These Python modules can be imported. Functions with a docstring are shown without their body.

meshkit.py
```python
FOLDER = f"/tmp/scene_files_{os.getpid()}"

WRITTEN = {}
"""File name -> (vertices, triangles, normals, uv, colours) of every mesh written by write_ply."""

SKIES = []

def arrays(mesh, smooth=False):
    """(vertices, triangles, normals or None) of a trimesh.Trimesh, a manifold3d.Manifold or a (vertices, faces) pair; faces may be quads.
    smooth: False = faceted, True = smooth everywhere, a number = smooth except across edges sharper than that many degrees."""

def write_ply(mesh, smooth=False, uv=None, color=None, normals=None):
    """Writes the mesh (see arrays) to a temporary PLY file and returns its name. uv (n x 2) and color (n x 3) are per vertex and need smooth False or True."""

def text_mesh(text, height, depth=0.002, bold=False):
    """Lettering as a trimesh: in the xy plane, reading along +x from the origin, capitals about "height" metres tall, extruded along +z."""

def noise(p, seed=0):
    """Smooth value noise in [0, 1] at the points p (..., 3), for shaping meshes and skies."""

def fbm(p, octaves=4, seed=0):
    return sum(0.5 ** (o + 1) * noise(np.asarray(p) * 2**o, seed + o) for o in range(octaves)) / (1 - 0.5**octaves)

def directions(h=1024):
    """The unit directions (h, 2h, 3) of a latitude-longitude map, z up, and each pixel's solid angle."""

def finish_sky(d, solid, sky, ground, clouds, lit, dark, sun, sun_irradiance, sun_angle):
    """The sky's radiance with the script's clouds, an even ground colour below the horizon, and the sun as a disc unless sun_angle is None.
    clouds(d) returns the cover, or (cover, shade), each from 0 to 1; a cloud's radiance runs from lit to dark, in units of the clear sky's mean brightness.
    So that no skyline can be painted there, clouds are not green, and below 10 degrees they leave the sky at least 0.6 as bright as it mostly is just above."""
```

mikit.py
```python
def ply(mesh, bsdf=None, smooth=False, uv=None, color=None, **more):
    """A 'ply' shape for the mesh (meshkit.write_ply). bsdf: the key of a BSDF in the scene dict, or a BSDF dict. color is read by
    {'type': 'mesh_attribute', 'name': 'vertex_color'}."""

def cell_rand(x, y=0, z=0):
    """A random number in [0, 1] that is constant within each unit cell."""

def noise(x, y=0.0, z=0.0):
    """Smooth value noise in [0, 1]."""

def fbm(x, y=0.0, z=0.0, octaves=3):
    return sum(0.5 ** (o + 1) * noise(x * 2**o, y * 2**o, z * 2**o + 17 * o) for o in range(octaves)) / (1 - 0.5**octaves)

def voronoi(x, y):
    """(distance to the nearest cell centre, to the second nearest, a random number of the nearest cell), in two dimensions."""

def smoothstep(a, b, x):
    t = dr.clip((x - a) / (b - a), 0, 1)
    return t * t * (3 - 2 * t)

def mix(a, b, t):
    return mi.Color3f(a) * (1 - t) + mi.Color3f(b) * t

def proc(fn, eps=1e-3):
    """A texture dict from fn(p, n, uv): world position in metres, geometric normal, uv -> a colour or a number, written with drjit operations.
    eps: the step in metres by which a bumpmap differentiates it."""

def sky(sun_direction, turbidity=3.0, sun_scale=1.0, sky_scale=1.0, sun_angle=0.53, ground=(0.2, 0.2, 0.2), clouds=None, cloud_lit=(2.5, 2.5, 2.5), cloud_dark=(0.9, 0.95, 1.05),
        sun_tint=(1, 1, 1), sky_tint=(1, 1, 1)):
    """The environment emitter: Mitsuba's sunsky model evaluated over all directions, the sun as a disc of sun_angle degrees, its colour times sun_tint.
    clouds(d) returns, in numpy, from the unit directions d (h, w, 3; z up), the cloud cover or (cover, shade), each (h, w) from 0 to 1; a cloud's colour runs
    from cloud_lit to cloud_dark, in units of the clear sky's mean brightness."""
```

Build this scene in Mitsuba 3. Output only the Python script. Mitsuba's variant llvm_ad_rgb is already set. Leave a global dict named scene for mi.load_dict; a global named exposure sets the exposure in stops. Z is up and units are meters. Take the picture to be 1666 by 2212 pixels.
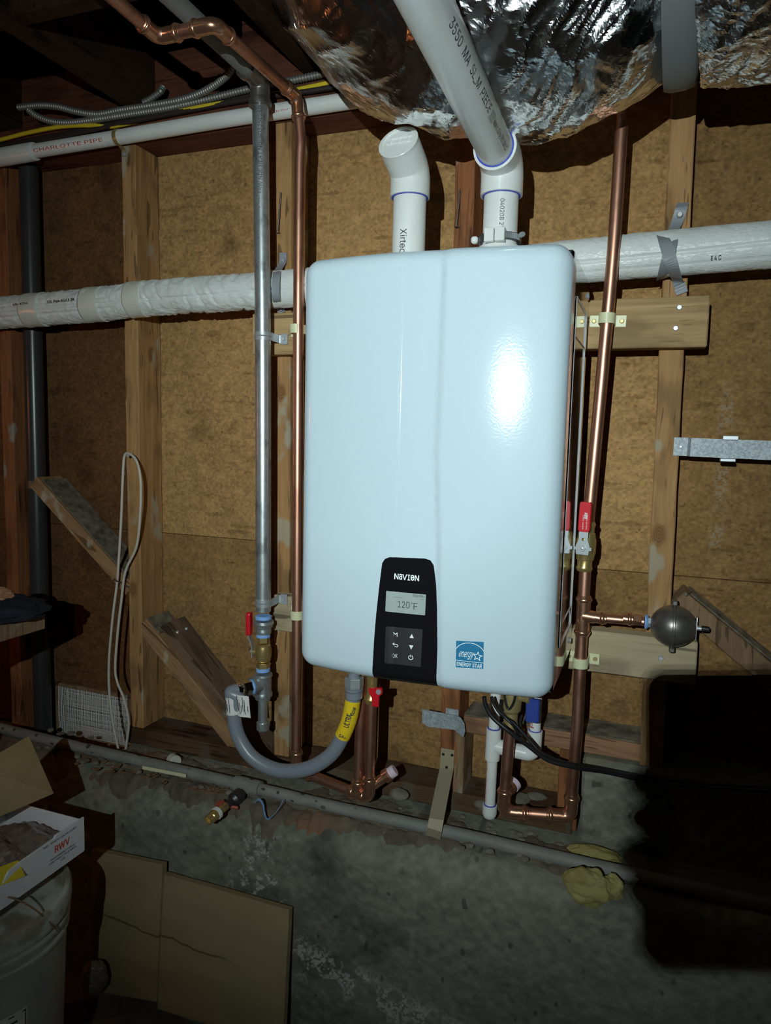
import math, random
import numpy as np, trimesh, manifold3d as m3, mitsuba as mi, drjit as dr
from scipy.spatial import Delaunay
import shapely.geometry as sg
import mikit, meshkit
from mikit import proc, fbm, noise, voronoi, smoothstep, mix, cell_rand

# ------------------------------------------------------------------ camera, lamps, exposure (metres, z up; heater centre is HC above the dirt)
HC = 1.28
T = mi.ScalarTransform4f
V = lambda *a: np.array(a, float)
UP = V(0, 0, 1)
exposure = 0.0
scene, labels = {}, {}
CAM = V(.3523, -1.4537, .0590 + HC)
yaw, pit, rol = -.3557, -.1049, .0242
FW = V(math.sin(yaw) * math.cos(pit), math.cos(yaw) * math.cos(pit), math.sin(pit))
RT0 = np.cross(FW, UP); RT0 /= np.linalg.norm(RT0)
UP0 = np.cross(RT0, FW)
RT = math.cos(rol) * RT0 + math.sin(rol) * UP0
UV = math.cos(rol) * UP0 - math.sin(rol) * RT0
scene['camera'] = {'type': 'perspective', 'fov': 2 * math.degrees(math.atan(833 / 1562.6)), 'fov_axis': 'x', 'near_clip': .02, 'far_clip': 50.,
                   'to_world': T().look_at(origin=CAM.tolist(), target=(CAM + FW).tolist(), up=UV.tolist())}
# head torch of the photographer: LED cluster (narrow beam) plus the flood of its lens; and a warm bulb hanging out of frame to the left
LAMP = V(.262, -2.0, .247 + HC)
AIM = V(-.10, -.15, .12 + HC)
LED = V(.86, 1.0, 1.0)
BEAM, FLOOD, WARM = 9.3, 9000., 5.5
lampdir = (AIM - LAMP) / np.linalg.norm(AIM - LAMP)
la = np.cross(lampdir, UP); la /= np.linalg.norm(la); lb = np.cross(la, lampdir)
for k in range(7):
    o = V(0, 0, 0) if k == 0 else .0042 * (la * math.cos(k * 1.0472) + lb * math.sin(k * 1.0472))
    p = LAMP + o + lampdir * .004
    scene[f'led_{k}'] = {'type': 'spot', 'to_world': T().look_at(origin=p.tolist(), target=(p + lampdir).tolist(), up=[0, 0, 1]),
                         'intensity': {'type': 'rgb', 'value': (LED * BEAM / 7).tolist()}, 'cutoff_angle': 36., 'beam_width': 9.}
BULB = V(-1.95, -.95, .12 + HC)

# ------------------------------------------------------------------ helpers
def unit(v):
    v = np.asarray(v, float); return v / np.linalg.norm(v)
def perp(d):
    d = unit(d); a = np.cross(d, UP if abs(d[2]) < .9 else V(1, 0, 0)); a = unit(a); return a, np.cross(d, a)
def num(key):
    if key not in used: used.add(key); return key
    n = 1
    while f'{key}_{n:03d}' in used: n += 1
    used.add(f'{key}_{n:03d}'); return f'{key}_{n:03d}'
used = set()
def M(v, f): return trimesh.Trimesh(np.asarray(v, float), np.asarray(f, int), process=False)
def cat(*ms):
    ms = [m for a in ms for m in (a if isinstance(a, (list, tuple)) else [a])]
    return trimesh.util.concatenate(ms)
def add(key, mesh, mat, smooth=35, kind=None, label=None, **kw):
    key = num(key)
    if hasattr(mesh, 'to_mesh'):
        q = mesh.to_mesh(); mesh = M(q.vert_properties[:, :3], q.tri_verts)
    m = mesh.copy(); m.apply_translation([0, 0, HC])
    scene[key] = mikit.ply(m, 'm_' + mat, smooth=smooth, **kw)
    if kind or label:
        labels.setdefault(key, {}).update({k: v for k, v in (('kind', kind), ('label', label)) if v})
    return key
def thing(name, label, category, group=None, kind=None):
    key = num(name); labels[key] = {'label': label, 'category': category}
    if group: labels[key]['group'] = group
    if kind: labels[key]['kind'] = kind
    return key
def one(name, mesh, mat, label, category, smooth=35, group=None, kind=None):
    key = add(name, mesh, mat, smooth); labels[key] = {'label': label, 'category': category}
    if group: labels[key]['group'] = group
    if kind: labels[key]['kind'] = kind
    return key

def box(x0, x1, y0, y1, z0, z1, b=.0015):
    return obox(V((x0 + x1) / 2, (y0 + y1) / 2, (z0 + z1) / 2), np.eye(3), V(x1 - x0, y1 - y0, z1 - z0) / 2, b)
def obox(c, ax, h, b=.0015):
    h = np.asarray(h, float); b = min(b, h.min() * .45); P = []
    for sx in (-1, 1):
        for sy in (-1, 1):
            for sz in (-1, 1):
                s = V(sx, sy, sz)
                for k in range(3):
                    e = h - b; e[k] = h[k]; P.append(s * e)
    m = trimesh.convex.convex_hull(np.array(P))
    m.vertices = m.vertices @ np.asarray(ax, float) + c
    return m
def rough(m, amp, freq, seed=0, size=.03):
    v, f = trimesh.remesh.subdivide_to_size(m.vertices, m.faces, size, max_iter=14)
    m = trimesh.Trimesh(v, f, process=True); n = m.vertex_normals
    d = meshkit.fbm(m.vertices * freq + seed * 7.3, 3, seed) - .5
    m.vertices = m.vertices + n * (d * 2 * amp)[:, None]; return m
def beam(p0, p1, w, t, wdir, b=.0015):
    """bar from p0 to p1 (centre line), w wide along wdir, t thick across it"""
    p0, p1 = np.asarray(p0, float), np.asarray(p1, float); d = unit(p1 - p0); wd = np.asarray(wdir, float); wd = unit(wd - d * (wd @ d))
    return obox((p0 + p1) / 2, [d, wd, np.cross(d, wd)], [np.linalg.norm(p1 - p0) / 2, w / 2, t / 2], b)
def catmull(P, n=8):
    P = np.asarray(P, float); Q = np.vstack([2 * P[0] - P[1], P, 2 * P[-1] - P[-2]]); o = []
    for i in range(1, len(Q) - 2):
        for t in np.linspace(0, 1, n, endpoint=False):
            a, b, c, d = Q[i - 1], Q[i], Q[i + 1], Q[i + 2]
            o.append(.5 * (2 * b + (c - a) * t + (2 * a - 5 * b + 4 * c - d) * t * t + (3 * b - a - 3 * c + d) * t ** 3))
    o.append(P[-1]); return np.array(o)
def fillet(P, R, n=10):
    P = [np.asarray(p, float) for p in P]; o = [P[0]]
    for a, b, c in zip(P, P[1:], P[2:]):
        u, v = unit(a - b), unit(c - b); ang = math.acos(np.clip(u @ v, -1, 1))
        r = min(R, .49 * min(np.linalg.norm(a - b), np.linalg.norm(c - b)) * math.tan(ang / 2)); d = r / math.tan(ang / 2)
        m = unit(u + v); ctr = b + m * (r / math.sin(ang / 2)); s, e = b + u * d - ctr, b + v * d - ctr
        w = math.acos(np.clip(unit(s) @ unit(e), -1, 1))
        for t in np.linspace(0, 1, n + 1): o.append(ctr + (math.sin((1 - t) * w) * s + math.sin(t * w) * e) / max(math.sin(w), 1e-9))
    o.append(P[-1]); return np.array(o)
def sweep(P, prof, caps=True, up=None):
    """prof(i, n) -> (k, 2) ring offsets along the two normals, or one (k, 2) array"""
    P = np.asarray(P, float); keep = [0] + [i for i in range(1, len(P)) if np.linalg.norm(P[i] - P[i - 1]) > 1e-6]; P = P[keep]
    t = np.gradient(P, axis=0); t /= np.linalg.norm(t, axis=1, keepdims=True)
    a = perp(t[0])[0] if up is None else unit(np.asarray(up, float) - t[0] * (t[0] @ np.asarray(up, float)))
    Vs = []; k = None
    for i in range(len(P)):
        a = unit(a - t[i] * (t[i] @ a)) if up is None else unit(np.asarray(up, float) - t[i] * (t[i] @ np.asarray(up, float)))
        b = np.cross(t[i], a); r = prof(i, len(P)) if callable(prof) else prof; k = len(r)
        Vs.append(P[i] + r[:, :1] * a + r[:, 1:] * b)
    Vs = np.vstack(Vs); n = len(P); i, j = np.meshgrid(np.arange(n - 1), np.arange(k), indexing='ij'); j2 = (j + 1) % k
    q = np.stack([i * k + j, i * k + j2, (i + 1) * k + j2, (i + 1) * k + j], -1).reshape(-1, 4)
    f = [q[:, [0, 1, 2]], q[:, [0, 2, 3]]]
    if caps:
        c0, c1 = len(Vs), len(Vs) + 1; Vs = np.vstack([Vs, P[0], P[-1]]); jj = np.arange(k); f.append(np.stack([(jj + 1) % k, jj, jj * 0 + c0], 1))
        f.append(np.stack([(n - 1) * k + jj, (n - 1) * k + (jj + 1) % k, jj * 0 + c1], 1))
    return M(Vs, np.vstack(f))
def circ(r, k=20, r2=None):
    a = np.arange(k) * 2 * math.pi / k; return np.stack([r * np.cos(a), (r2 or r) * np.sin(a)], 1)
def tube(P, r, k=20, caps=True): return sweep(P, circ(r, k), caps)
def rod(p0, p1, r, k=20): return sweep([p0, (np.asarray(p0) + np.asarray(p1)) / 2, p1], circ(r, k))
def hollow(p0, p1, r, ri, k=28):
    """open pipe end: wall thickness shows"""
    d = np.asarray(p1, float) - p0; return lathe([(0, r), (1e-9, r), (np.linalg.norm(d), r), (np.linalg.norm(d), ri), (np.linalg.norm(d) - .03, ri)], p0, d, k)
def lathe(prof, o, d, k=28, ref=None):
    """prof: (distance along d, radius)"""
    d = unit(d); a, b = perp(d)
    if ref is not None: a = unit(np.asarray(ref, float) - d * (d @ np.asarray(ref, float))); b = np.cross(d, a)
    ang = np.arange(k) * 2 * math.pi / k; ring = np.cos(ang)[:, None] * a + np.sin(ang)[:, None] * b
    Vs = np.vstack([np.asarray(o, float) + d * h + ring * max(r, 1e-6) for h, r in prof]); n = len(prof)
    i, j = np.meshgrid(np.arange(n - 1), np.arange(k), indexing='ij'); j2 = (j + 1) % k
    q = np.stack([i * k + j, i * k + j2, (i + 1) * k + j2, (i + 1) * k + j], -1).reshape(-1, 4); f = [q[:, [0, 1, 2]], q[:, [0, 2, 3]]]; jj = np.arange(k)
    Vs = np.vstack([Vs, np.asarray(o) + d * prof[0][0], np.asarray(o) + d * prof[-1][0]]); c = len(Vs) - 2
    f += [np.stack([(jj + 1) % k, jj, jj * 0 + c], 1), np.stack([(n - 1) * k + jj, (n - 1) * k + (jj + 1) % k, jj * 0 + c + 1], 1)]
    return M(Vs, np.vstack(f))
def nutm(o, d, r, h, k=6): return lathe([(0, r * .94), (h * .08, r), (h * .92, r), (h, r * .94)], o, d, k)
def strap(P, w, t, wdir):
    """flat metal strip along P, w wide along wdir"""
    return sweep(P, np.array([[w / 2, t / 2], [-w / 2, t / 2], [-w / 2, -t / 2], [w / 2, -t / 2]]), True, up=wdir)
def plate(poly, o, ax, ay, t, b=0):
    """flat polygon plate: poly in (ax, ay) metres about o, thickness t towards ax x ay"""
    if not isinstance(poly, (sg.Polygon, sg.MultiPolygon)): poly = sg.Polygon(poly)
    ms = [trimesh.creation.extrude_polygon(g, t, engine='earcut') for g in getattr(poly, 'geoms', [poly])]
    m = cat(ms); ax, ay = unit(ax), unit(ay); m.vertices = np.asarray(o) + m.vertices[:, :1] * ax + m.vertices[:, 1:2] * ay + m.vertices[:, 2:] * np.cross(ax, ay); return m
def lump(c, r, amp=.25, freq=3., seed=0, sub=3):
    m = trimesh.creation.icosphere(subdivisions=sub); d = meshkit.fbm(m.vertices * freq * .5 + seed * 11.7 + 5, 3, seed) - .5
    m.vertices = m.vertices * (1 + 2 * amp * d)[:, None] * np.asarray(r) + c; return m
def screw(o, nrm, r=.0045, cross=True):
    a, b = perp(nrm); n = unit(nrm); h = r * .5
    c = m3.Manifold.cylinder(h, r, r * .72, 18)
    if cross:
        for s in ((r * 1.25, r * .3), (r * .3, r * 1.25)): c = c - m3.Manifold.cube((s[0], s[1], h), True).translate((0, 0, h * 1.05))
    q = c.to_mesh(); v = q.vert_properties[:, :3]; return M(np.asarray(o) + v[:, :1] * a + v[:, 1:2] * b + v[:, 2:] * n, q.tri_verts)
def text(s, h, depth=.0004, bold=False, center=False, width=None):
    m = meshkit.text_mesh(s, h, depth, bold); lo, hi = m.bounds
    if width: m.vertices[:, 0] *= width / (hi[0] - lo[0]); lo, hi = m.bounds
    if center: m.vertices[:, :2] -= (lo[:2] + hi[:2]) / 2
    return m
def text_flat(m, o, ax, ay):
    m = m.copy(); ax, ay = unit(ax), unit(ay); m.vertices = np.asarray(o) + m.vertices[:, :1] * ax + m.vertices[:, 1:2] * ay + m.vertices[:, 2:] * np.cross(ax, ay); return m
def text_cyl(m, o, axis, nrm, r):
    """text running along axis on a cylinder of radius r about the line o + axis, centred on the normal nrm"""
    v, f = trimesh.remesh.subdivide_to_size(m.vertices, m.faces, max(r * .12, .0015), max_iter=12); axis = unit(axis); n = unit(np.asarray(nrm) - axis * (axis @ np.asarray(nrm))); w = np.cross(n, axis)
    a = v[:, 1] / r; rr = r + v[:, 2] - .0001
    return M(np.asarray(o) + v[:, :1] * axis + (rr * np.cos(a))[:, None] * n + (rr * np.sin(a))[:, None] * w, f)

# ------------------------------------------------------------------ materials
def mat(key, **k):
    for q in ('base_color',):
        if q in k and not isinstance(k[q], dict): k[q] = {'type': 'rgb', 'value': list(k[q])}
    bump = k.pop('bump', None); d = {'type': 'principled', **k}
    if bump: d = {'type': 'bumpmap', 'arbitrary': proc(bump[0], bump[2] if len(bump) > 2 else 1e-3), 'scale': bump[1], 'bsdf': d}
    scene['m_' + key] = {'type': 'twosided', 'bsdf': d}
def plain(key, c, rough_=.5, metal=0., spec=.5, **k): mat(key, base_color=c, roughness=rough_, metallic=metal, specular=spec, **k)

def wood(d, light, dark, f=1., dust=None, dustc=(.3, .29, .25), knots=()):
    d = unit(d); a, b = perp(d)
    def fn(p, n, uv):
        t = p.x * d[0] + p.y * d[1] + p.z * d[2]; q = p.x * a[0] + p.y * a[1] + p.z * a[2]; r = p.x * b[0] + p.y * b[1] + p.z * b[2]
        w = fbm(t * 4 * f, q * 9, r * 9, 2) * .05
        g = noise((q + w) * 150 * f, (r + w) * 150 * f, t * 3 * f); g2 = noise((q + w * .5) * 520 * f, (r + w * .5) * 520 * f, t * 12 * f)
        big = fbm(q * 14, r * 14, t * 2.2, 3)
        k = dr.clip(.5 * g + .25 * g2 + .5 * big - .12, 0, 1)
        c = mix(dark, light, k)
        fine = smoothstep(.78, .9, noise((q + w) * 300 * f, (r + w) * 300 * f, t * 5 * f + 9)); c = c * (1 - .5 * fine)
        crack = smoothstep(.80, .84, noise((q + w) * 110, (r + w) * 110, t * 7 + 40)); c = c * (1 - .55 * crack)
        grime = smoothstep(.50, .72, fbm(q * 22 + 9, r * 22, t * 7, 5)); c = c * (1 - .38 * grime)
        for kx, ky, kz in knots:
            e = dr.sqrt(dr.square(p.x - kx) + dr.square(p.y - ky) + dr.square((p.z - HC - kz) * .62)) * (1 + .3 * noise(p.x * 90, p.y * 90, p.z * 90))
            ring = .5 + .5 * dr.sin(e * 1500); c = mix(c, mix((.24, .12, .045), (.17, .08, .028), ring), 1 - smoothstep(.009, .019, e))
        if dust:
            s = smoothstep(dust, dust + .10, fbm(p.x * 17 + 3, p.y * 17, p.z * 9, 5)); c = mix(c, dustc, s * .8)
        return c
    return proc(fn)
def grainbump(d, f=1.):
    d = unit(d); a, b = perp(d)
    def fn(p, n, uv):
        t = p.x * d[0] + p.y * d[1] + p.z * d[2]; q = p.x * a[0] + p.y * a[1] + p.z * a[2]; r = p.x * b[0] + p.y * b[1] + p.z * b[2]
        return noise(q * 420 * f, r * 420 * f, t * 9 * f) + .8 * noise(q * 130 * f, r * 130 * f, t * 4)
    return fn
vz, hx = grainbump(UP), grainbump(V(1, 0, 0))
KNOTS = ((-.8345, .05, .245), (-.445, 0., .15), (.365, 0., -.115), (.352, 0., .41), (-.86, 0., -.34))
mat('stud_wood', base_color=wood(UP, (.52, .30, .13), (.22, .11, .04), dust=.60, dustc=(.36, .32, .23), knots=KNOTS), roughness=.75, specular=.25, bump=(vz, .0006))
mat('red_wood', base_color=wood(UP, (.36, .145, .055), (.15, .05, .02), dust=.72), roughness=.75, specular=.25, bump=(vz, .0006))
mat('old_wood', base_color=wood(UP, (.32, .21, .12), (.14, .08, .04), dust=.55, dustc=(.30, .25, .18)), roughness=.85, specular=.2, bump=(vz, .0009))
mat('board_wood', base_color=wood(V(1, 0, 0), (.54, .37, .18), (.26, .16, .07), dust=.7, dustc=(.17, .12, .07)), roughness=.7, specular=.25, bump=(hx, .0005))
mat('pale_board', base_color=wood(V(1, 0, 0), (.50, .42, .27), (.33, .26, .15), .7), roughness=.75, specular=.25, bump=(hx, .0003))
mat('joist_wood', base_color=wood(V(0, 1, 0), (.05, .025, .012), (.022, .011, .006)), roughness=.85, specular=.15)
mat('plate_wood', base_color=wood(V(1, 0, 0), (.16, .055, .03), (.07, .025, .014)), roughness=.8, specular=.2)
mat('dirty_wood', base_color=wood(V(1, 0, 0), (.14, .08, .045), (.06, .035, .02), dust=.55, dustc=(.10, .08, .055)), roughness=.9, specular=.1)
mat('block_wood', base_color=wood(V(1, 0, 0), (.40, .22, .12), (.22, .11, .06)), roughness=.8, specular=.2)
BD = V(.80, 0, -.60)
mat('brace_wood', base_color=wood(BD, (.42, .25, .12), (.18, .10, .05), dust=.62, dustc=(.45, .41, .30)), roughness=.8, specular=.2, bump=(grainbump(BD), .0007))
mat('plank_wood', base_color=wood(BD, (.20, .13, .085), (.105, .068, .046)), roughness=.85, specular=.2, bump=(grainbump(BD), .0006))
def dusty(p, n, uv):
    k = fbm(p.x * 60, p.y * 60, p.z * 60, 3); return mix((.07, .058, .042), (.25, .215, .16), dr.clip(1.6 * k - .3, 0, 1))
mat('grey_dust', base_color=proc(dusty), roughness=.95, specular=.1)
def fiber(p, n, uv):
    big = fbm(p.x * 3.1, p.z * 3.1, 1.3, 3); k = fbm(p.x * 42, p.z * 55, 2.1, 3)
    k2 = fbm(p.x * 170, p.z * 190, 4.4, 2)
    c = mix((.210, .116, .046), (.52, .303, .122), dr.clip(.45 * k + 1.25 * (k2 - .5) + .28 + .7 * (big - .5), 0, 1))
    ang = noise(p.x * 90, p.z * 90, 3.3) * 6.28; s, co = dr.sin(ang), dr.cos(ang)
    st = smoothstep(.86, .95, noise((p.x * co + p.z * s) * 700, (p.z * co - p.x * s) * 110, 7.))
    c = mix(c, (.56, .41, .20), st * .75)
    sp = smoothstep(.80, .9, noise(p.x * 210, p.z * 210, 1.7)); c = c * (1 - .45 * sp)
    lay = smoothstep(.66, .76, fbm(p.x * 16, p.z * 75 + 3, 4.1, 4)); c = c * (1 - .28 * lay)
    blot = smoothstep(.60, .78, fbm(p.x * 11 + 4, p.z * 9, 8.8, 5)); c = c * (1 - .38 * blot)
    for x0, w in ((-.737, .0022), (-.815, .004), (-.292, .003), (.43, .003)):
        l = 1 - smoothstep(w * .6, w, dr.abs(p.x - x0 + .004 * (fbm(p.z * 9, x0 * 3, 0., 2) - .5))); c = mix(c, (.34, .225, .09), l * .6 * smoothstep(.3, .6, fbm(p.z * 14, x0, 5., 2)))
    eff = (1 - smoothstep(.007, .017, dr.abs(p.x - .47 - .02 * (fbm(p.z * 6, 1., 1., 2) - .5)))) * smoothstep(.42, .62, fbm(p.x * 260, p.z * 260, 2., 3)) * smoothstep(.3, .6, fbm(p.x * 40, p.z * 25, 6., 3)) * smoothstep(HC - .235, HC - .1, p.z) * (1 - smoothstep(HC + .12, HC + .2, p.z))
    return mix(c, (.46, .40, .29), eff * .6)
def fiberb(p, n, uv): return fbm(p.x * 170, p.z * 210, p.y * 40, 2) + 1.2 * noise(p.x * 40, p.z * 70, 5.)
mat('fiberboard', base_color=proc(fiber), roughness=.92, specular=.12, bump=(fiberb, .0022))
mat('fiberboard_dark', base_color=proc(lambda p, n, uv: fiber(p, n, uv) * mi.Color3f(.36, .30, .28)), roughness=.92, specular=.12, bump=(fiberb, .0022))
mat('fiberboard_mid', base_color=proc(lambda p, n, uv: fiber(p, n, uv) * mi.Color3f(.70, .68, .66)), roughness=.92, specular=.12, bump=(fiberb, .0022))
def conc(p, n, uv):
    k = fbm(p.x * 5, p.y * 5 + p.z * 5, p.z * 4, 4); f = fbm(p.x * 70, p.y * 70, p.z * 70, 3)
    c = mix((.115, .118, .092), (.285, .29, .23), dr.clip(.6 * k + 1.0 * (f - .38), 0, 1))
    rust = smoothstep(.55, .75, fbm(p.x * 4 + 8, p.z * 7, p.y * 4, 3)); c = mix(c, (.19, .155, .095), rust * .5)
    dk = smoothstep(.56, .78, fbm(p.x * 8 + 1, p.z * 9, 3.3, 6)); c = c * (1 - .5 * dk); pit = smoothstep(.74, .80, fbm(p.x * 55, p.z * 38, 2.3, 2)); c = c * (1 - .5 * pit)
    band = 1 - smoothstep(.015, .065, dr.abs(p.z - HC + 1.08 + .20 * (p.x + .15) + .05 * (fbm(p.x * 9, 2., 1., 3) - .5)))
    ef = band * smoothstep(.44, .58, fbm(p.x * 38, p.z * 38, 1., 5)) * smoothstep(.32, .62, fbm(p.x * 210, p.z * 210, 3., 3)); c = mix(c, (.46, .46, .42), ef * .85)
    ef2 = smoothstep(.50, .62, fbm(p.x * 55 + 4, p.z * 55, 6., 5)) * smoothstep(.35, .62, fbm(p.x * 230, p.z * 230, 3., 3)) * (1 - smoothstep(.03, .1, dr.sqrt(dr.square(p.x + .40) + .4 * dr.square(p.z - HC + .90)))); c = mix(c, (.44, .44, .40), ef2 * .75)
    drip = (1 - smoothstep(.003, .008, dr.abs(p.x + .045 + .004 * fbm(p.z * 12, 1., 2., 2)))) * (1 - smoothstep(HC - .83, HC - .79, p.z)); c = mix(c, (.26, .26, .22), drip * .45 * smoothstep(.35, .6, fbm(p.x * 90, p.z * 40, 1., 3)))
    return c
def concb(p, n, uv): return fbm(p.x * 60, p.y * 60, p.z * 60, 3) + 2.0 * fbm(p.x * 12, p.y * 12, p.z * 12, 2)
mat('concrete', base_color=proc(conc), roughness=.92, specular=.15, bump=(concb, .004))
def dirtc(p, n, uv):
    k = fbm(p.x * 40, p.y * 40, p.z * 40, 4); r = fbm(p.x * 7, p.y * 7, p.z * 7, 2)
    return mix(mix((.07, .055, .04), (.20, .165, .12), k), (.25, .125, .07), smoothstep(.5, .75, r) * .7)
mat('dirt', base_color=proc(dirtc), roughness=.97, specular=.1, bump=(concb, .004))
mat('rubble', base_color=proc(lambda p, n, uv: mix((.10, .09, .07), (.27, .25, .2), fbm(p.x * 50, p.y * 50, p.z * 50, 3))), roughness=.95, specular=.1)
mat('wood_chip', base_color=proc(lambda p, n, uv: mix((.12, .07, .04), (.27, .165, .095), fbm(p.x * 70, p.y * 70, p.z * 70, 3))), roughness=.9, specular=.1)
# metals
def copperc(p, n, uv):
    k = fbm(p.x * 20, p.y * 20, p.z * 8, 3); s = smoothstep(.52, .75, fbm(p.x * 70, p.y * 70, p.z * 16 + 4, 3))
    return mix(mix((.70, .38, .27), (.58, .28, .185), k), (.33, .14, .085), s * .6)
mat('copper', base_color=proc(copperc), roughness=.40, metallic=.95)
mat('copper_fitting', base_color=proc(lambda p, n, uv: mix((.82, .46, .30), (.50, .23, .13), fbm(p.x * 60, p.y * 60, p.z * 60, 3))), roughness=.27, metallic=.9)
plain('brass', (.66, .50, .20), .30, .8)
plain('brass_dull', (.46, .37, .17), .42, .6)
def galvc(p, n, uv):
    k = fbm(p.x * 90, p.y * 90, p.z * 50, 3); v1 = noise(p.x * 260, p.y * 260, p.z * 160); s = smoothstep(.55, .75, fbm(p.x * 60 + 3, p.y * 60, p.z * 22, 3))
    return mix((.38, .43, .44), (.64, .69, .69), .6 * k + .4 * v1) * (1 - .4 * s)
mat('galvanized', base_color=proc(galvc), roughness=.36, metallic=.78)
def spang(p, n, uv):
    d1, d2, r = voronoi(p.x * 330, p.z * 330 + p.y * 330); return mix((.26, .30, .32), (.44, .49, .51), r)
mat('spangle', base_color=proc(spang), roughness=.6, metallic=.4)
plain('zinc', (.42, .45, .47), .42, .5)
plain('grey_strap', (.24, .255, .28), .45, .0)
plain('screw_steel', (.50, .52, .53), .4, .5)
plain('chrome', (.82, .82, .82), .07, 1.)
mat('stainless', base_color=(.60, .60, .61), roughness=.075, metallic=1.)
plain('stainless_rim', (.70, .74, .77), .35, .35)
mat('dark_steel', base_color=proc(lambda p, n, uv: mix((.17, .155, .14), (.32, .30, .28), fbm(p.x * 30, p.y * 60, p.z * 60, 3))), roughness=.36, metallic=.8)
plain('black_iron', (.10, .10, .105), .42, .8)
plain('black_vent_pipe', (.035, .035, .036), .30)
plain('nail_steel', (.27, .24, .2), .5, .9)
plain('tan_metal', (.34, .29, .19), .6, .2)
plain('old_pipe', (.2, .2, .19), .6)
mat('sill_pipe', base_color=proc(lambda p, n, uv: mix(mix((.16, .165, .15), (.27, .27, .25), fbm(p.x * 30, p.y * 70, p.z * 70, 3)), (.06, .05, .04), smoothstep(.78, .84, noise(p.x * 55, p.y * 90, p.z * 90)) * (1 - smoothstep(-.35, -.1, p.x)))), roughness=.6, specular=.3)
# plastics, enamel
def peel(p, n, uv): return noise(p.x * 420, p.y * 420, p.z * 420)
mat('enamel', base_color=(.525, .645, .715), roughness=.12, specular=.32, bump=(peel, .00005, 4e-4))
plain('panel_black', (.008, .008, .010), .10)
plain('key_black', (.028, .028, .031), .35)
plain('print_white', (.80, .84, .84), .5)
mat('screen_glass', base_color=(.34, .40, .38), roughness=.25)
plain('screen_ink', (.055, .065, .07), .5)
plain('label_blue', (.012, .17, .34), .4)
mat('pvc', base_color=proc(lambda p, n, uv: mix((.66, .69, .66), (.76, .79, .77), fbm(p.x * 25, p.y * 25, p.z * 14, 3))), roughness=.26, specular=.5)
plain('print_dark', (.05, .05, .055), .6)
plain('print_red', (.42, .05, .04), .6)
plain('print_brown', (.22, .10, .08), .6)
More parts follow.
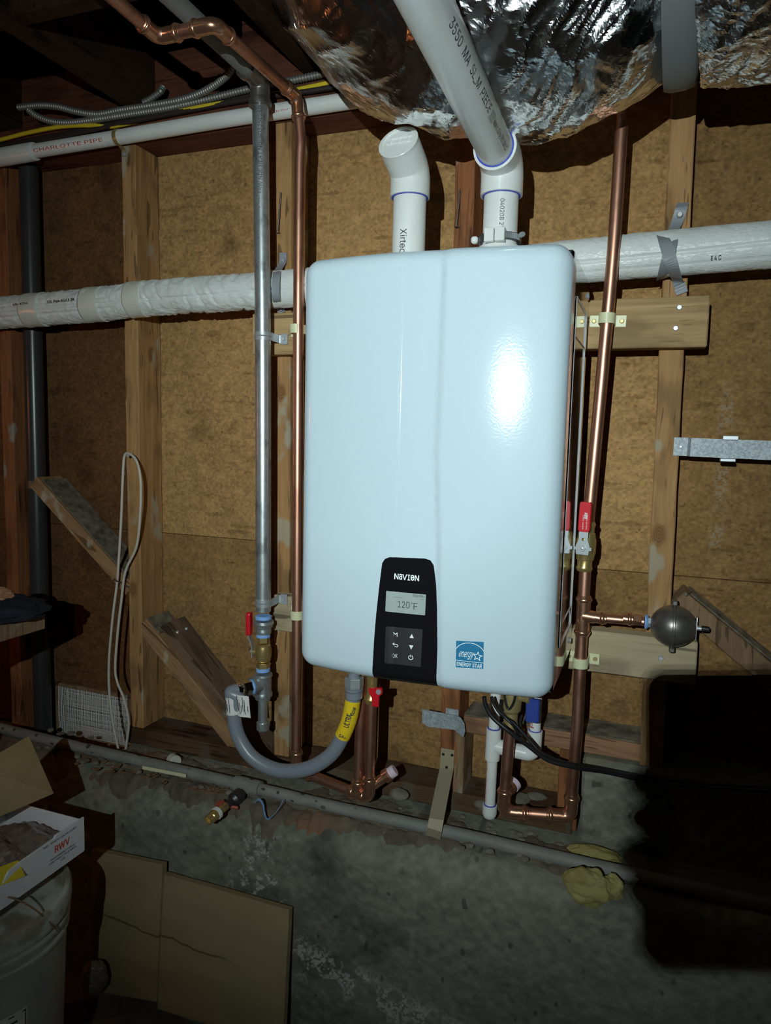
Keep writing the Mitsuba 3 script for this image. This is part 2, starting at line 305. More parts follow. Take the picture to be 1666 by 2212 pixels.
plain('primer_blue', (.05, .07, .42), .4)
plain('cream_plastic', (.66, .66, .42), .38)
plain('red_grip', (.60, .012, .022), .32)
plain('faded_red', (.36, .07, .04), .5)
plain('grey_hose', (.22, .245, .28), .33)
plain('yellow_sleeve', (.86, .60, .02), .38)
plain('yellow_cable', (.68, .52, .03), .4)
plain('black_rubber', (.012, .012, .013), .42)
plain('dark_cable', (.03, .022, .02), .5)
mat('armor', base_color=(.30, .30, .28), roughness=.5, metallic=.7)
plain('white_cord', (.52, .49, .42), .5)
plain('thread_tape', (.22, .42, .80), .55)
plain('blue_plastic', (.03, .06, .30), .35)
plain('paper', (.72, .70, .67), .65)
plain('lavender_cap', (.72, .58, .68), .25)
def wrapb(p, n, uv): return noise(p.x * 330, p.y * 900, p.z * 900) * .5 + noise(p.x * 36, p.y * 14, p.z * 14)
mat('wrap', base_color=proc(lambda p, n, uv: mix((.60, .63, .60), (.72, .75, .73), fbm(p.x * 18, p.y * 18, p.z * 30, 3))), roughness=.36, specular=.5, bump=(wrapb, .0014))
plain('wrap_tape', (.60, .61, .53), .28)
plain('foil', (.78, .80, .81), .19, 1.)
plain('foil_tape', (.185, .20, .20), .5, .25)
def carton(p, n, uv): return mix((.34, .25, .12), (.45, .33, .17), fbm(p.x * 30, p.y * 30, p.z * 30, 3))
mat('cardboard', base_color=proc(carton), roughness=.85, specular=.15)
plain('carton_white', (.72, .73, .75), .6)
plain('carton_red', (.52, .07, .035), .6)
mat('clear_bag', base_color=(.15, .12, .105), roughness=.09, specular=.9)
plain('carton_yellow', (.58, .45, .02), .5)
mat('pail', base_color=proc(lambda p, n, uv: mix((.34, .345, .31), (.46, .465, .43), fbm(p.x * 22, p.y * 22, p.z * 22, 4))), roughness=.4, specular=.4)
mat('pail_lid', base_color=proc(lambda p, n, uv: mix((.50, .50, .46), (.20, .17, .10), smoothstep(.45, .62, fbm(p.x * 16, p.y * 16, p.z * 16, 5)) * .8)), roughness=.5, specular=.3)
PX0, PZ0, PX1, PZ1 = (-0.5555, -0.2100, -1.0640)[0], (-0.5555, -0.2100, -1.0640)[2], (-0.3113, -0.2250, -1.0813)[0], (-0.3113, -0.2250, -1.0813)[2]
mat('plywood', base_color=proc(lambda p, n, uv: mix(mix((.23, .175, .09), (.35, .275, .15), fbm(p.x * 5, p.y * 8, p.z * 22, 4)), (.07, .05, .025), (1 - smoothstep(.0012, .0032, dr.abs(p.z - HC - PZ0 - (PZ1 - PZ0) / (PX1 - PX0) * (p.x - PX0) + .016 * (fbm(p.x * 22, 3., 1., 4) - .5)))) * .7 * smoothstep(.35, .5, fbm(p.x * 9 + 5, 1., 2., 2)))), roughness=.8, specular=.2)
mat('foam', base_color=proc(lambda p, n, uv: mix((.20, .165, .05), (.40, .36, .15), fbm(p.x * 40, p.y * 40, p.z * 40, 3))), roughness=.8, specular=.2)
plain('dark_cloth', (.02, .022, .03), .9, spec=.1)
plain('tan_cloth', (.42, .22, .13), .9, spec=.1)
plain('skin', (.5, .32, .24), .5)
plain('phone_black', (.03, .03, .03), .3)
# ------------------------------------------------------------------ the setting: back wall with its studs, plates, braces, sheathing
W_ = thing('wall_back', 'unfinished stud wall lined with brown fibreboard sheathing', 'wall', kind='structure')
def st(part, mesh, m, smooth=35, label=None): return add(W_ + '__' + part, mesh, m, smooth, label=label)
def sheet(x0, x1, z0, z1, seed):
    nx, nz = int((x1 - x0) / .03), max(3, int((z1 - z0) / .03)); X, Z = np.meshgrid(np.linspace(x0, x1, nx), np.linspace(z0, z1, nz))
    Y = .089 + .006 * (meshkit.fbm(np.stack([X * 2, Z * 2, X * 0 + seed], -1), 2) - .5)
    v = np.stack([X, Y, Z], -1).reshape(-1, 3); vb = v.copy(); vb[:, 1] = .106
    i, j = np.meshgrid(np.arange(nz - 1), np.arange(nx - 1), indexing='ij'); q = np.stack([i * nx + j, i * nx + j + 1, (i + 1) * nx + j + 1, (i + 1) * nx + j], -1).reshape(-1, 4)
    n = len(v); e = np.concatenate([np.arange(nx), np.arange(nz) * nx + nx - 1, (nz - 1) * nx + np.arange(nx)[::-1], np.arange(nz)[::-1] * nx])
    e2 = np.roll(e, -1); side = np.stack([e2, e, e + n, e2 + n], -1); f = np.vstack([q, q[:, ::-1] + n, side])
    return M(np.vstack([v, vb]), np.vstack([f[:, [0, 1, 2]], f[:, [0, 2, 3]]]))
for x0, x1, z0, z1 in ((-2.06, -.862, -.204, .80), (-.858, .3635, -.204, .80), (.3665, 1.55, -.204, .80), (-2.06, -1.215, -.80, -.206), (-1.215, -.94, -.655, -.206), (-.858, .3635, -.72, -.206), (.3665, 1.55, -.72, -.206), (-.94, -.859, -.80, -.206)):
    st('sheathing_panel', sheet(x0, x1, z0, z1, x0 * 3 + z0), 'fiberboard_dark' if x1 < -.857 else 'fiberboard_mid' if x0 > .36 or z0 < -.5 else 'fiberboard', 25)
SX = [(-1.284, -1.28, 'red_wood'), (-.878, -.873, 'stud_wood'), (-.465, -.456, 'stud_wood'), (-.058, -.048, 'red_wood'), (.338, .3585, 'stud_wood'), (.756, .762, 'stud_wood'), (-1.69, -1.69, 'red_wood')]
for k, (xt, xb, m) in enumerate(SX):
    wd = .0395 if k != 4 else .043
    g = beam(V(xt + wd / 2, .0445, .727), V(xb + wd / 2, .0445, -.70 if xb > -1. else -.80), wd, .087, V(1, 0, 0), .002)
    st('stud', rough(g, .0016, 14, k, .03), m, 30)
st('top_plate', rough(box(-2.05, 1.55, .001, .088, .7275, .765, .002), .001, 9, 3, .05), 'plate_wood')
st('top_plate', box(-2.05, 1.55, .001, .088, .7655, .803, .002), 'plate_wood')
st('rim_board', box(-2.05, 1.55, .05, .088, .804, 1.24, .002), 'plate_wood')
st('sill_plate', rough(box(-.885, .235, -.004, .100, -.742, -.701, .003), .004, 14, 9, .02), 'dirty_wood')
# diagonal braces let in between the studs, with a plank nailed on one
def diag(a, b, m, w=.040):
    a, b = V(a[0], .0445, a[1]), V(b[0], .0445, b[1]); d = unit(b - a); nrm = unit(np.cross(d, V(0, 1, 0)))
    if nrm[2] < 0: nrm = -nrm
    return d, nrm, rough(beam(a, b, .085, w, V(0, 1, 0), .002), .0018, 16, 5, .03)
d1, n1, g1 = diag((-1.18, -.083), (-.874, -.345), 'brace_wood', .036); st('brace', g1, 'brace_wood')
d2, n2, g2 = diag((-.838, -.425), (-.495, -.765), 'brace_wood', .040); st('brace', g2, 'brace_wood')
d3, n3, g3 = diag((.398, -.215), (.74, -.50), 'old_wood', .040); st('brace', rough(beam(V(.405, .0445, -.235), V(.752, .0445, -.50), .085, .04, V(0, 1, 0), .002), .0018, 16, 6, .03), 'old_wood')
for d, n, p, q in ((d1, n1, V(-1.165, .0465, -.093), V(-.885, .0465, -.333)), (d3, n3, V(.415, .0465, -.24), V(.735, .0465, -.483))):
    nn = n; a, b = p + nn * .0205, q + nn * .0205
    st('dust_layer', rough(beam(a, b, .082, .003, V(0, 1, 0), .001), .001, 30, 7, .02), 'grey_dust', label='grey dust lying on the brace')
pl0, pl1 = V(-.800, .048, -.448) + n2 * .033, V(-.478, .048, -.768) + n2 * .033
PK = st('plank', rough(beam(pl0, pl1, .086, .019, V(0, 1, 0), .002), .0008, 14, 8, .03), 'plank_wood', label='grey brown plank nailed on the brace')
for t, yy in ((.035, .025), (.035, .062)): add(PK + '__screw', screw(pl0 + unit(pl1 - pl0) * t + n2 * .0098 + V(0, yy - .048, 0), n2, .0048), 'screw_steel')
st('dust_layer', rough(beam(V(-.836, .0465, -.425) + n2 * .0215, V(-.80, .0465, -.461) + n2 * .0215, .082, .004, V(0, 1, 0), .001), .0015, 30, 9, .012), 'grey_dust')
# fire block and cripple at the lower right, concrete pier below
st('fire_block', rough(box(.0, .37, .001, .087, -.566, -.530, .002), .002, 12, 11, .03), 'block_wood')
st('dust_layer', rough(box(.0, .37, .004, .087, -.5303, -.5265, .001), .0015, 30, 12, .015), 'grey_dust')
st('cripple_stud', rough(box(.203, .244, .001, .087, -.735, -.567, .002), .0015, 14, 13, .03), 'red_wood')
# ceiling: subfloor, joist and header
C_ = thing('ceiling', 'dark floor framing overhead of rough joists and subfloor', 'ceiling', kind='structure')
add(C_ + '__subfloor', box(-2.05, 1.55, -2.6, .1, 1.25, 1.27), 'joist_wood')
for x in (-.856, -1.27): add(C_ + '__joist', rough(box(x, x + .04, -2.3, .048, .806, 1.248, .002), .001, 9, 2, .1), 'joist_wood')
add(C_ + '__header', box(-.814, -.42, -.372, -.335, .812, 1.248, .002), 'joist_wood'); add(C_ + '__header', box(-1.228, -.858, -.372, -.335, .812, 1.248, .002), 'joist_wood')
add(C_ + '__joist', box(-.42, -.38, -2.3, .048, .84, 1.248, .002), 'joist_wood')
# foundation stem wall with broken top edge, pier, dirt floor
def stem():
    xs = np.linspace(-2.05, 1.55, 260); prof = []
    for x in xs:
        e = meshkit.fbm(V(x * 9, 1.3, 2.2), 4) - .5; e2 = meshkit.fbm(V(x * 22, 4.3, 2.2), 3) - .5
        top = -.765 + .045 * e + .02 * (x > .05); yf = -.150 + .03 * e2
        left = max(0., (-.55 - x)) * .06
        nt = .072 / (1 + math.exp((x + .905) / .012)); pts = [(.12, -.742 - nt), (.02, -.744 + .01 * e2 - nt), (-.05, -.748 + .02 * e2 - nt * .9), (-.085, -.750 + .016 * e2 - nt * .25), (-.115, -.757 + .02 * e), (yf + .012, top - .004 - left), (yf - .004, top - .022 - left), (yf - .012, top - .05 - left)]
        for z in np.linspace(-.86, -1.30, 24): pts.append((-.158 - .02 * (-.8 - z) / .5 + .006 * (meshkit.fbm(V(x * 7, z * 7, 3.), 3) - .5), z - .25 * left * (z > -1.)))
        prof.append(pts)
    P = np.array(prof); n, k = P.shape[:2]; v = np.stack([np.repeat(xs, k), P[..., 0].ravel(), P[..., 1].ravel()], -1)
    i, j = np.meshgrid(np.arange(n - 1), np.arange(k - 1), indexing='ij'); q = np.stack([i * k + j, i * k + j + 1, (i + 1) * k + j + 1, (i + 1) * k + j], -1).reshape(-1, 4)
    return M(v, np.vstack([q[:, [0, 1, 2]], q[:, [0, 2, 3]]]))
F_ = thing('wall_foundation', 'rough grey concrete stem wall with chipped top and white salt stains', 'wall', kind='structure')
add(F_ + '__stem_wall', stem(), 'concrete', 60)
add(F_ + '__pier', rough(box(.250, 1.55, -.012, .12, -.85, -.571, .006), .004, 9, 3, .03), 'concrete', 45, label='taller concrete block at the right')
def ground():
    xs, ys = np.linspace(-2.05, 1.55, 150), np.linspace(-2.6, -.10, 120); X, Y = np.meshgrid(xs, ys); p = np.stack([X, Y, X * 0], -1)
    Z = -1.275 + .06 * (meshkit.fbm(p * 6, 4) - .5) + .105 * np.clip((-.32 - Y) / .25, 0, 1) * (X < -.5) + .16 * np.exp(-((X - .42) / .17) ** 2 - ((Y + .20) / .10) ** 2)
    v = np.stack([X, Y, Z], -1).reshape(-1, 3); nx = 150; i, j = np.meshgrid(np.arange(119), np.arange(149), indexing='ij')
    q = np.stack([i * nx + j, i * nx + j + 1, (i + 1) * nx + j + 1, (i + 1) * nx + j], -1).reshape(-1, 4); return M(v, np.vstack([q[:, [0, 1, 2]], q[:, [0, 2, 3]]]))
one('floor', ground(), 'dirt', 'bare uneven dirt ground at the foot of the foundation', 'floor', 50, kind='structure')
one('wall_left', box(-2.10, -2.06, -2.6, .1, -1.28, 1.25), 'old_wood', 'dark timber side wall out of frame', 'wall', kind='structure')
# litter on the ledge
rng = random.Random(4)
ms = []
for k in range(150):
    x = rng.uniform(-1.15, .22); y = rng.uniform(-.13, -.01); s = rng.uniform(.003, .010)
    ms.append(lump(V(x, y, -.748 + s * .3), V(s, s * rng.uniform(.6, 1), s * rng.uniform(.4, .7)), .35, 3, k, 1))
one('grit', cat(ms), 'rubble', 'loose grit and crumbs of mortar along the ledge behind the sill pipe', 'debris', 20, kind='stuff')
for k, (x, y, s) in enumerate(((.075, .035, .022), (.115, .02, .030), (.155, .045, .026), (.185, .01, .018), (.05, .0, .015), (-.13, -.03, .016))):
    one('stone', rough(lump(V(x, y, -.722 + s * .35), V(s * 1.3, s, s * .75), .3, 3, k + 50, 2), .0, 1, 1, .02), 'rubble', ('grey broken stone right of the drain cap, leftmost but one of five', 'largest grey broken stone in the bay right of the drain cap', 'grey broken stone next to the cripple stud in the bay, second from the right', 'small grey stone closest to the copper loop foot', 'small grey stone nearest the white drain cap', 'pale stone on the sill left of the tan strap')[k], 'stone', 15, group='stones in the bay below the drain cap' if k < 5 else None)
ms = []
for k in range(34):
    x = rng.uniform(-.95, -.5); y = -.128 + rng.uniform(-.016, .02); a = rng.uniform(-.6, .6); L = rng.uniform(.008, .035)
    ms.append(beam(V(x, y, -.749), V(x + L * math.cos(a), y + L * math.sin(a) * .3, -.747 + rng.uniform(0, .006)), rng.uniform(.004, .012), .003, V(0, 1, rng.uniform(-.4, .4)), .0008))
one('wood_splinters', cat(ms), 'wood_chip', 'reddish wood splinters and crumbs strewn on the ledge in front of the sill pipe', 'splinters', 20, kind='stuff')
def heap():
    xs, ys = np.linspace(-1.25, .24, 420), np.linspace(-.172, .0, 46); X, Y = np.meshgrid(xs, ys); e0 = .026 * (meshkit.fbm(np.stack([xs * 38, xs * 0, xs * 0], -1), 5, 2) - .5) + .010 * np.clip((xs + .35) / .2, 0, 1); Y = Y * ((.150 - e0) / .172)[None, :]; p = np.stack([X, Y, X * 0], -1); Y0 = (-.150 + e0)[None, :]
    h = meshkit.fbm(p * 16, 4) * .75 + meshkit.fbm(p * 70, 3, 5) * .3; env = np.clip((Y - Y0) / .03, 0, 1) * np.clip(-Y / .02, 0, 1)
    nt = .066 / (1 + np.exp((X + .905) / .012)) * np.clip((Y + .085) / .04, 0, 1)
    Z = -.770 - .040 * np.clip((Y0 + .018 - Y) / .018, 0, 1) ** 2 + .034 * h * env + .006 * (Y > -.1) - nt - .06 * np.clip(-.55 - X, 0, 1) * np.clip((-.11 - Y) / .04, 0, 1)
    nx = 420; i, j = np.meshgrid(np.arange(45), np.arange(nx - 1), indexing='ij'); q = np.stack([i * nx + j, i * nx + j + 1, (i + 1) * nx + j + 1, (i + 1) * nx + j], -1).reshape(-1, 4)
    return M(np.stack([X, Y, Z], -1).reshape(-1, 3), np.vstack([q[:, [0, 1, 2]], q[:, [0, 2, 3]]]))
one('ledge_dirt', heap(), 'dirt', 'loose brown dirt heaped along the top of the concrete ledge', 'dirt', 50, kind='stuff')
# long galvanised pipe along the ledge
t = thing('sill_pipe', 'long dull grey pipe lying along the concrete ledge', 'pipe')
sp = [(-1.3012, -0.1030, -0.7166), (-1.0482, -0.1030, -0.7233), (-0.4941, -0.1030, -0.7299), (-0.2762, -0.1000, -0.7363), (-0.0065, -0.1000, -0.7362), (0.2154, -0.1000, -0.7393), (0.3834, -0.1000, -0.7410), (0.6107, -0.1000, -0.7433)]
add(t + '__pipe', tube(catmull(sp, 6), .0128), 'sill_pipe')
c0, c1 = (-0.4965, -0.1030, -0.7293), (-0.4320, -0.1030, -0.7306); add(t + '__coupling', lathe([(0, .0128), (0, .0165), (.004, .0172), (np.linalg.norm(np.subtract(c1, c0)) - .004, .0172), (np.linalg.norm(np.subtract(c1, c0)), .0165), (np.linalg.norm(np.subtract(c1, c0)), .0128)], c0, np.subtract(c1, c0)), 'sill_pipe')
# crawlspace vent at the lower left: louvres, rim and wire mesh
t = thing('crawlspace_vent', 'pale foundation vent of louvres behind frayed wire mesh', 'vent')
vx0, vx1, vz0, vz1 = -1.195, -.955, -.800, -.668
for k in range(8):
    z = vz0 + .012 + k * .0155; add(t + '__louvre', obox(V((vx0 + vx1) / 2, .112, z), [V(1, 0, 0), unit(V(0, .6, -.8)), unit(V(0, .8, .6))], [.118, .0075, .0008], .0003), 'wrap')
add(t + '__rim', cat(box(vx0 - .012, vx0, .085, .12, vz0, vz1), box(vx1, vx1 + .012, .085, .12, vz0, vz1), box(vx0, vx1, .085, .12, vz1, vz1 + .01), box(vx0, vx1, .085, .12, vz0 - .02, vz0)), 'old_wood')
wm = []; r2 = random.Random(3)
for k in range(58):
    x = vx0 + .002 + k * .0041; e = [r2.uniform(-.002, .002) for _ in range(3)]
    wm.append(tube([V(x, .086, vz0 - .004 + r2.uniform(-.008, .006)), V(x + e[0], .0835, (vz0 + vz1) / 2), V(x + e[1], .086, vz1 + r2.uniform(-.004, .008))], .00075, 4, False))
for k in range(32):
    z = vz0 + .001 + k * .0042; wm.append(tube([V(vx0 - .002, .086, z), V((vx0 + vx1) / 2, .083 + r2.uniform(-.001, .001), z + r2.uniform(-.002, .002)), V(vx1 + .002, .086, z)], .0007, 4, False))
add(t + '__mesh', cat(wm), 'paper', False, kind='stuff', label='frayed wire mesh')
# ------------------------------------------------------------------ mounting boards on the studs, with their screws
def sboard(x0, x1, z0, z1, m, label, scr, seed):
    k = one('mounting_board', rough(box(x0, x1, -.038, -.0005, z0, z1, .002), .0011, 10, seed, .03), m, label, 'board')
    for p in scr: add(k + '__screw', screw(V(p[0], -.0388, p[2]), V(0, -1, 0), .0052), 'screw_steel')
    return k
sboard(-.497, .424, .229, .318, 'board_wood', 'rough brown board across the studs behind the upper half of the heater', [(0.3747, -0.0390, 0.2986), (0.3708, -0.0390, 0.2624)], 1)
sboard(-.440, .444, -.385, -.304, 'pale_board', 'paler board across the studs behind the lower half of the heater', [(0.3822, -0.0390, -0.3415)], 2)
# ------------------------------------------------------------------ white condensate line under the ceiling, insulated pipe, black vent stack
t = thing('white_overhead_pipe', 'long white plastic pipe running under the top plate', 'pipe')
hp = [(-1.3804, -0.0190, 0.7246), (-1.2339, -0.0190, 0.7320), (-0.8605, -0.0190, 0.7368), (-0.5627, -0.0190, 0.7412), (-0.2972, -0.0190, 0.7412), (-0.0424, -0.0190, 0.7464), (0.2161, -0.0190, 0.7541)]
add(t + '__pipe', tube(catmull(hp, 6), .0165, 24), 'pvc')
a, b = (-1.2682, -0.0190, 0.7300), (-1.1219, -0.0190, 0.7332); a, b = V(*a), V(*b); add(t + '__coupling', lathe([(0, .0165), (0, .021), (.002, .0215), (np.linalg.norm(b - a) - .002, .0215), (np.linalg.norm(b - a), .0205), (np.linalg.norm(b - a), .0165)], a, b - a), 'pvc')
a, b = V(*(-1.1130, -0.0190, 0.7344)), V(*(-0.9036, -0.0190, 0.7365))
fd = unit(V(0, -.83, -.56))
add(t + '__lettering', text_cyl(text('CHARLOTTE PIPE', .0075, width=np.linalg.norm(b - a)), a, b - a, fd, .0165), 'print_red')
a, b = V(*(-0.4594, -0.0190, 0.7417)), V(*(-0.2920, -0.0190, 0.7433)); add(t + '__lettering', text_cyl(text('1 IN PVC  IN U.S.A.  04D79016', .005, width=np.linalg.norm(b - a)), a, b - a, fd, .0165), 'print_red')
a = V(*(-0.8685, -0.0190, 0.7367)); k = thing('pipe_strap', 'small copper coloured pipe strap holding the white overhead pipe', 'pipe strap')
ring = [a + .0176 * V(0, -math.sin(w), math.cos(w)) for w in np.linspace(-.2, math.pi + .3, 20)]; add(k + '__band', strap(ring + [V(a[0], -.0015, a[2] - .022), V(a[0], -.0015, a[2] - .036)], .010, .0012, V(1, 0, 0)), 'brass_dull')
add(k + '__screw', screw(V(a[0] + .002, -.0022, a[2] - .031), V(0, -1, 0), .0052, False), 'screw_steel')

t = thing('insulated_pipe', 'fat pipe in wrinkled white insulation running behind the heater', 'pipe')
ip = np.array([(-1.3630, -0.0360, 0.3367), (-1.2341, -0.0360, 0.3451), (-1.0817, -0.0360, 0.3499), (-0.8963, -0.0360, 0.3559), (-0.7625, -0.0360, 0.3632), (-0.5040, -0.0360, 0.3661), (-0.1201, -0.0360, 0.3759), (0.1954, -0.0360, 0.3889), (0.3475, -0.0360, 0.3935), (0.5133, -0.0360, 0.3984), (0.6699, -0.0360, 0.4047)])
ipc = catmull(ip, 60); sarc = np.r_[0, np.cumsum(np.linalg.norm(np.diff(ipc, axis=0), axis=1))]
def ipr(i, n):
    s = sarc[min(i, len(sarc) - 1)]; an = np.arange(96) * 2 * math.pi / 96; x = ipc[min(i, len(ipc) - 1)][0]
    w = (.0040 if x < -.40 else .0022) * (meshkit.fbm(np.stack([an * 0 + s * 170, np.cos(an) * 4, np.sin(an) * 4], -1), 3, 5) - .5) + (.0045 if x < -.40 else .0022) * (meshkit.fbm(np.stack([an * 0 + s * 45, np.cos(an) * 1.5, np.sin(an) * 1.5], -1), 3) - .5) * (1.6 if x < -.45 else .9)
    crease = -.0052 * np.exp(-((an - 1.72 + .10 * math.sin(s * 7)) / .055) ** 2) - .0015 * np.exp(-((an - 2.3) / .05) ** 2) * (x > .2)
    cw = 0.
    crease = crease - .0035 * np.exp(-((an - 1.35) / .06) ** 2) * (x < -.86) - .003 * np.exp(-((an - 2.05) / .07) ** 2) * (x < -.86)
    if -.86 < x < -.45: cw = -.0042 * (np.exp(-(((s * 29 + .35 * np.sin(2 * an)) % 1 - .5) / .10) ** 2)) * (np.sin(an * 1.5 + s * 40) > -.4)
    r = .0400 + w + crease + cw
    return np.stack([r * .99 * np.cos(an), r * .86 * np.sin(an)], 1)
add(t + '__jacket', sweep(ipc, ipr, True, up=UP), 'wrap', True)
for u0, u1 in (((-1.1383, -0.0360, 0.3553)[0], (-1.0812, -0.0360, 0.3644)[0]), ((-0.9520, -0.0360, 0.3483)[0], (-0.8990, -0.0360, 0.3571)[0]), ((-0.8220, -0.0360, 0.3434)[0], (-0.7783, -0.0360, 0.3523)[0])):
    i0 = np.argmin(abs(ipc[:, 0] - u0)); i1 = np.argmin(abs(ipc[:, 0] - u1))
    an = np.arange(48) * 2 * math.pi / 48
    add(t + '__tape_band', sweep(ipc[i0:i1 + 1], lambda i, n, s=u0: np.stack([(.0415 + .0006 * np.sin(an * 5 + i * .3 + s)) * np.cos(an), (.0362 + .0006 * np.sin(an * 4 + i * .2)) * np.sin(an)], 1), True, up=UP), 'wrap_tape', True, label='smooth band of clear yellowish tape')
def on_ip(s_, p, q, h):
    p, q = V(*p), V(*q); return text_flat(text(s_, h, .0006, width=np.linalg.norm(q - p)), p, q - p, UP)
add(t + '__lettering', on_ip('SSL Pipe ASJ 1 IN', (-1.0434, -0.0720, 0.3565), (-0.9612, -0.0720, 0.3597), .006), 'print_dark'); add(t + '__lettering', on_ip('6A-4206', (-1.1522, -0.0720, 0.3553), (-1.1046, -0.0720, 0.3568), .005), 'print_dark')
add(t + '__lettering', on_ip('E 4 C', (0.4185, -0.0720, 0.3699), (0.4343, -0.0720, 0.3705), .007), 'print_dark')
t = thing('vent_stack', 'black vertical vent pipe in the leftmost stud bay', 'pipe')
b0, b1 = V(*(-1.2019, 0.0360, 0.7921)), V(*(-1.2022, 0.0360, -0.4018)); b2 = b1 + (b1 - b0) * .42
add(t + '__pipe', rod(b0, b2, .0235, 28), 'black_vent_pipe')
cp = V(*(-1.2015, 0.0360, -0.0928)); add(t + '__pipe_clamp', cat(lathe([(-.011, .0236), (-.011, .0258), (.011, .0258), (.011, .0236)], cp, b1 - b0), box(cp[0] + .022, cp[0] + .06, .014, .017, cp[2] - .012, cp[2] + .012), screw(V(cp[0] + .045, .014, cp[2]), V(0, -1, 0), .007)), 'dark_steel')
# strips of plumber's tape round the insulated pipe, screwed to studs
def ptape(label, pts, loop):
    k = thing('hanger_strap', label, 'strap'); add(k + '__band', strap(pts, .0215, .0012, loop), 'grey_strap', 20); return k
k = thing('hanger_strap', 'grey hanger strap crossed over the insulated pipe on the right hand stud', 'strap')
add(k + '__band', strap(catmull([V(0.3699, -0.0120, 0.4860), V(0.3676, -0.0040, 0.4774), V(0.3620, -0.0040, 0.4553), V(0.3567, -0.0200, 0.4353), V(0.3553, -0.0660, 0.4078), V(0.3520, -0.0800, 0.3852), V(0.3486, -0.0755, 0.3670), V(0.3450, -0.0520, 0.3550), V(0.3430, -0.0200, 0.3537)], 6), .0205, .0012, V(.96, 0, .25)), 'grey_strap', 20)
add(k + '__band', strap(catmull([V(0.3358, -0.0200, 0.4344), V(0.3415, -0.0700, 0.4116), V(0.3505, -0.0825, 0.3847), V(0.3586, -0.0780, 0.3620), V(0.3652, -0.0480, 0.3508), V(0.3700, -0.0080, 0.3499), V(0.3747, -0.0040, 0.3390), V(0.3784, -0.0040, 0.3290)], 6), .0205, .0012, V(.96, 0, -.22)), 'grey_strap', 20)
for p in ((0.3659, -0.0060, 0.4673), (0.3681, -0.0060, 0.3553)): add(k + '__screw', screw(V(*p) + V(0, -.002, 0), V(0, -1, 0), .0055), 'screw_steel')
k = thing('hanger_strap', 'grey hanger strap holding the insulated pipe beside the galvanised gas pipe', 'strap')
add(k + '__band', strap(catmull([V(-0.4399, -0.0040, 0.4523), V(-0.4414, -0.0030, 0.4329), V(-0.4400, -0.0220, 0.4149), V(-0.4199, -0.0680, 0.3924), V(-0.4158, -0.0790, 0.3653), V(-0.4194, -0.0700, 0.3416), V(-0.4315, -0.0360, 0.3336), V(-0.4445, -0.0040, 0.3316), V(-0.4426, -0.0030, 0.3237)], 6), .018, .0012, V(1, 0, .05)), 'grey_strap', 20)
for p in ((-0.4387, -0.0060, 0.4360), (-0.4434, -0.0060, 0.3312)): add(k + '__screw', screw(V(*p), V(0, -1, 0), .0048), 'screw_steel')
# ------------------------------------------------------------------ tankless water heater
R_E, R_C, HW, HH = .026, .028, .2205, .3485
XL = lambda z: np.interp(z, [-.34, -.08, .36], [(-0.0389, -0.3660, -0.3416)[0], (-0.0366, -0.3660, -0.1254)[0], (-0.0367, -0.3660, 0.3314)[0]])
XR = lambda z: np.interp(z, [-.34, -.10, .03, .36], [(0.0427, -0.3660, -0.3375)[0], (0.0337, -0.3660, -0.1310)[0], (0.0265, -0.3660, 0.0187)[0], (0.0299, -0.3660, 0.3444)[0]])
def front(x, z):
    x, z = np.asarray(x, float), np.asarray(z, float); y = .3665 - .485 * x * x; xl, xr = XL(z), XR(z); sm = lambda t: np.clip(t, 0, 1) ** 2 * (3 - 2 * np.clip(t, 0, 1))
    y = y - .0022 * sm((x - xl) / .006) - .0035 * sm((x - xl - .012) / (xr - xl - .012)) + .0057 * sm((x - xr) / .007)
    dx, dz = HW - np.abs(x), HH - np.abs(z); qx, qz = np.maximum(R_C - dx, 0), np.maximum(R_C - dz, 0)
    d = np.where((qx > 0) & (qz > 0), R_C - np.hypot(qx, qz), np.minimum(dx, dz)); d = np.clip(d, 0, None)
    return y - np.where(d < R_E, R_E - np.sqrt(np.maximum(R_E ** 2 - (R_E - np.minimum(d, R_E)) ** 2, 0)), 0)
def rrect(hw, hh, r, n=14, step=.006):
    o = []
    for cx, cz, a0 in ((hw - r, hh - r, 0), (-hw + r, hh - r, 90), (-hw + r, -hh + r, 180), (hw - r, -hh + r, 270)):
        for k in range(n + 1):
            a = math.radians(a0 + 90 * k / n); o.append((cx + r * math.cos(a), cz + r * math.sin(a)))
    return sg.Polygon(o).segmentize(step)
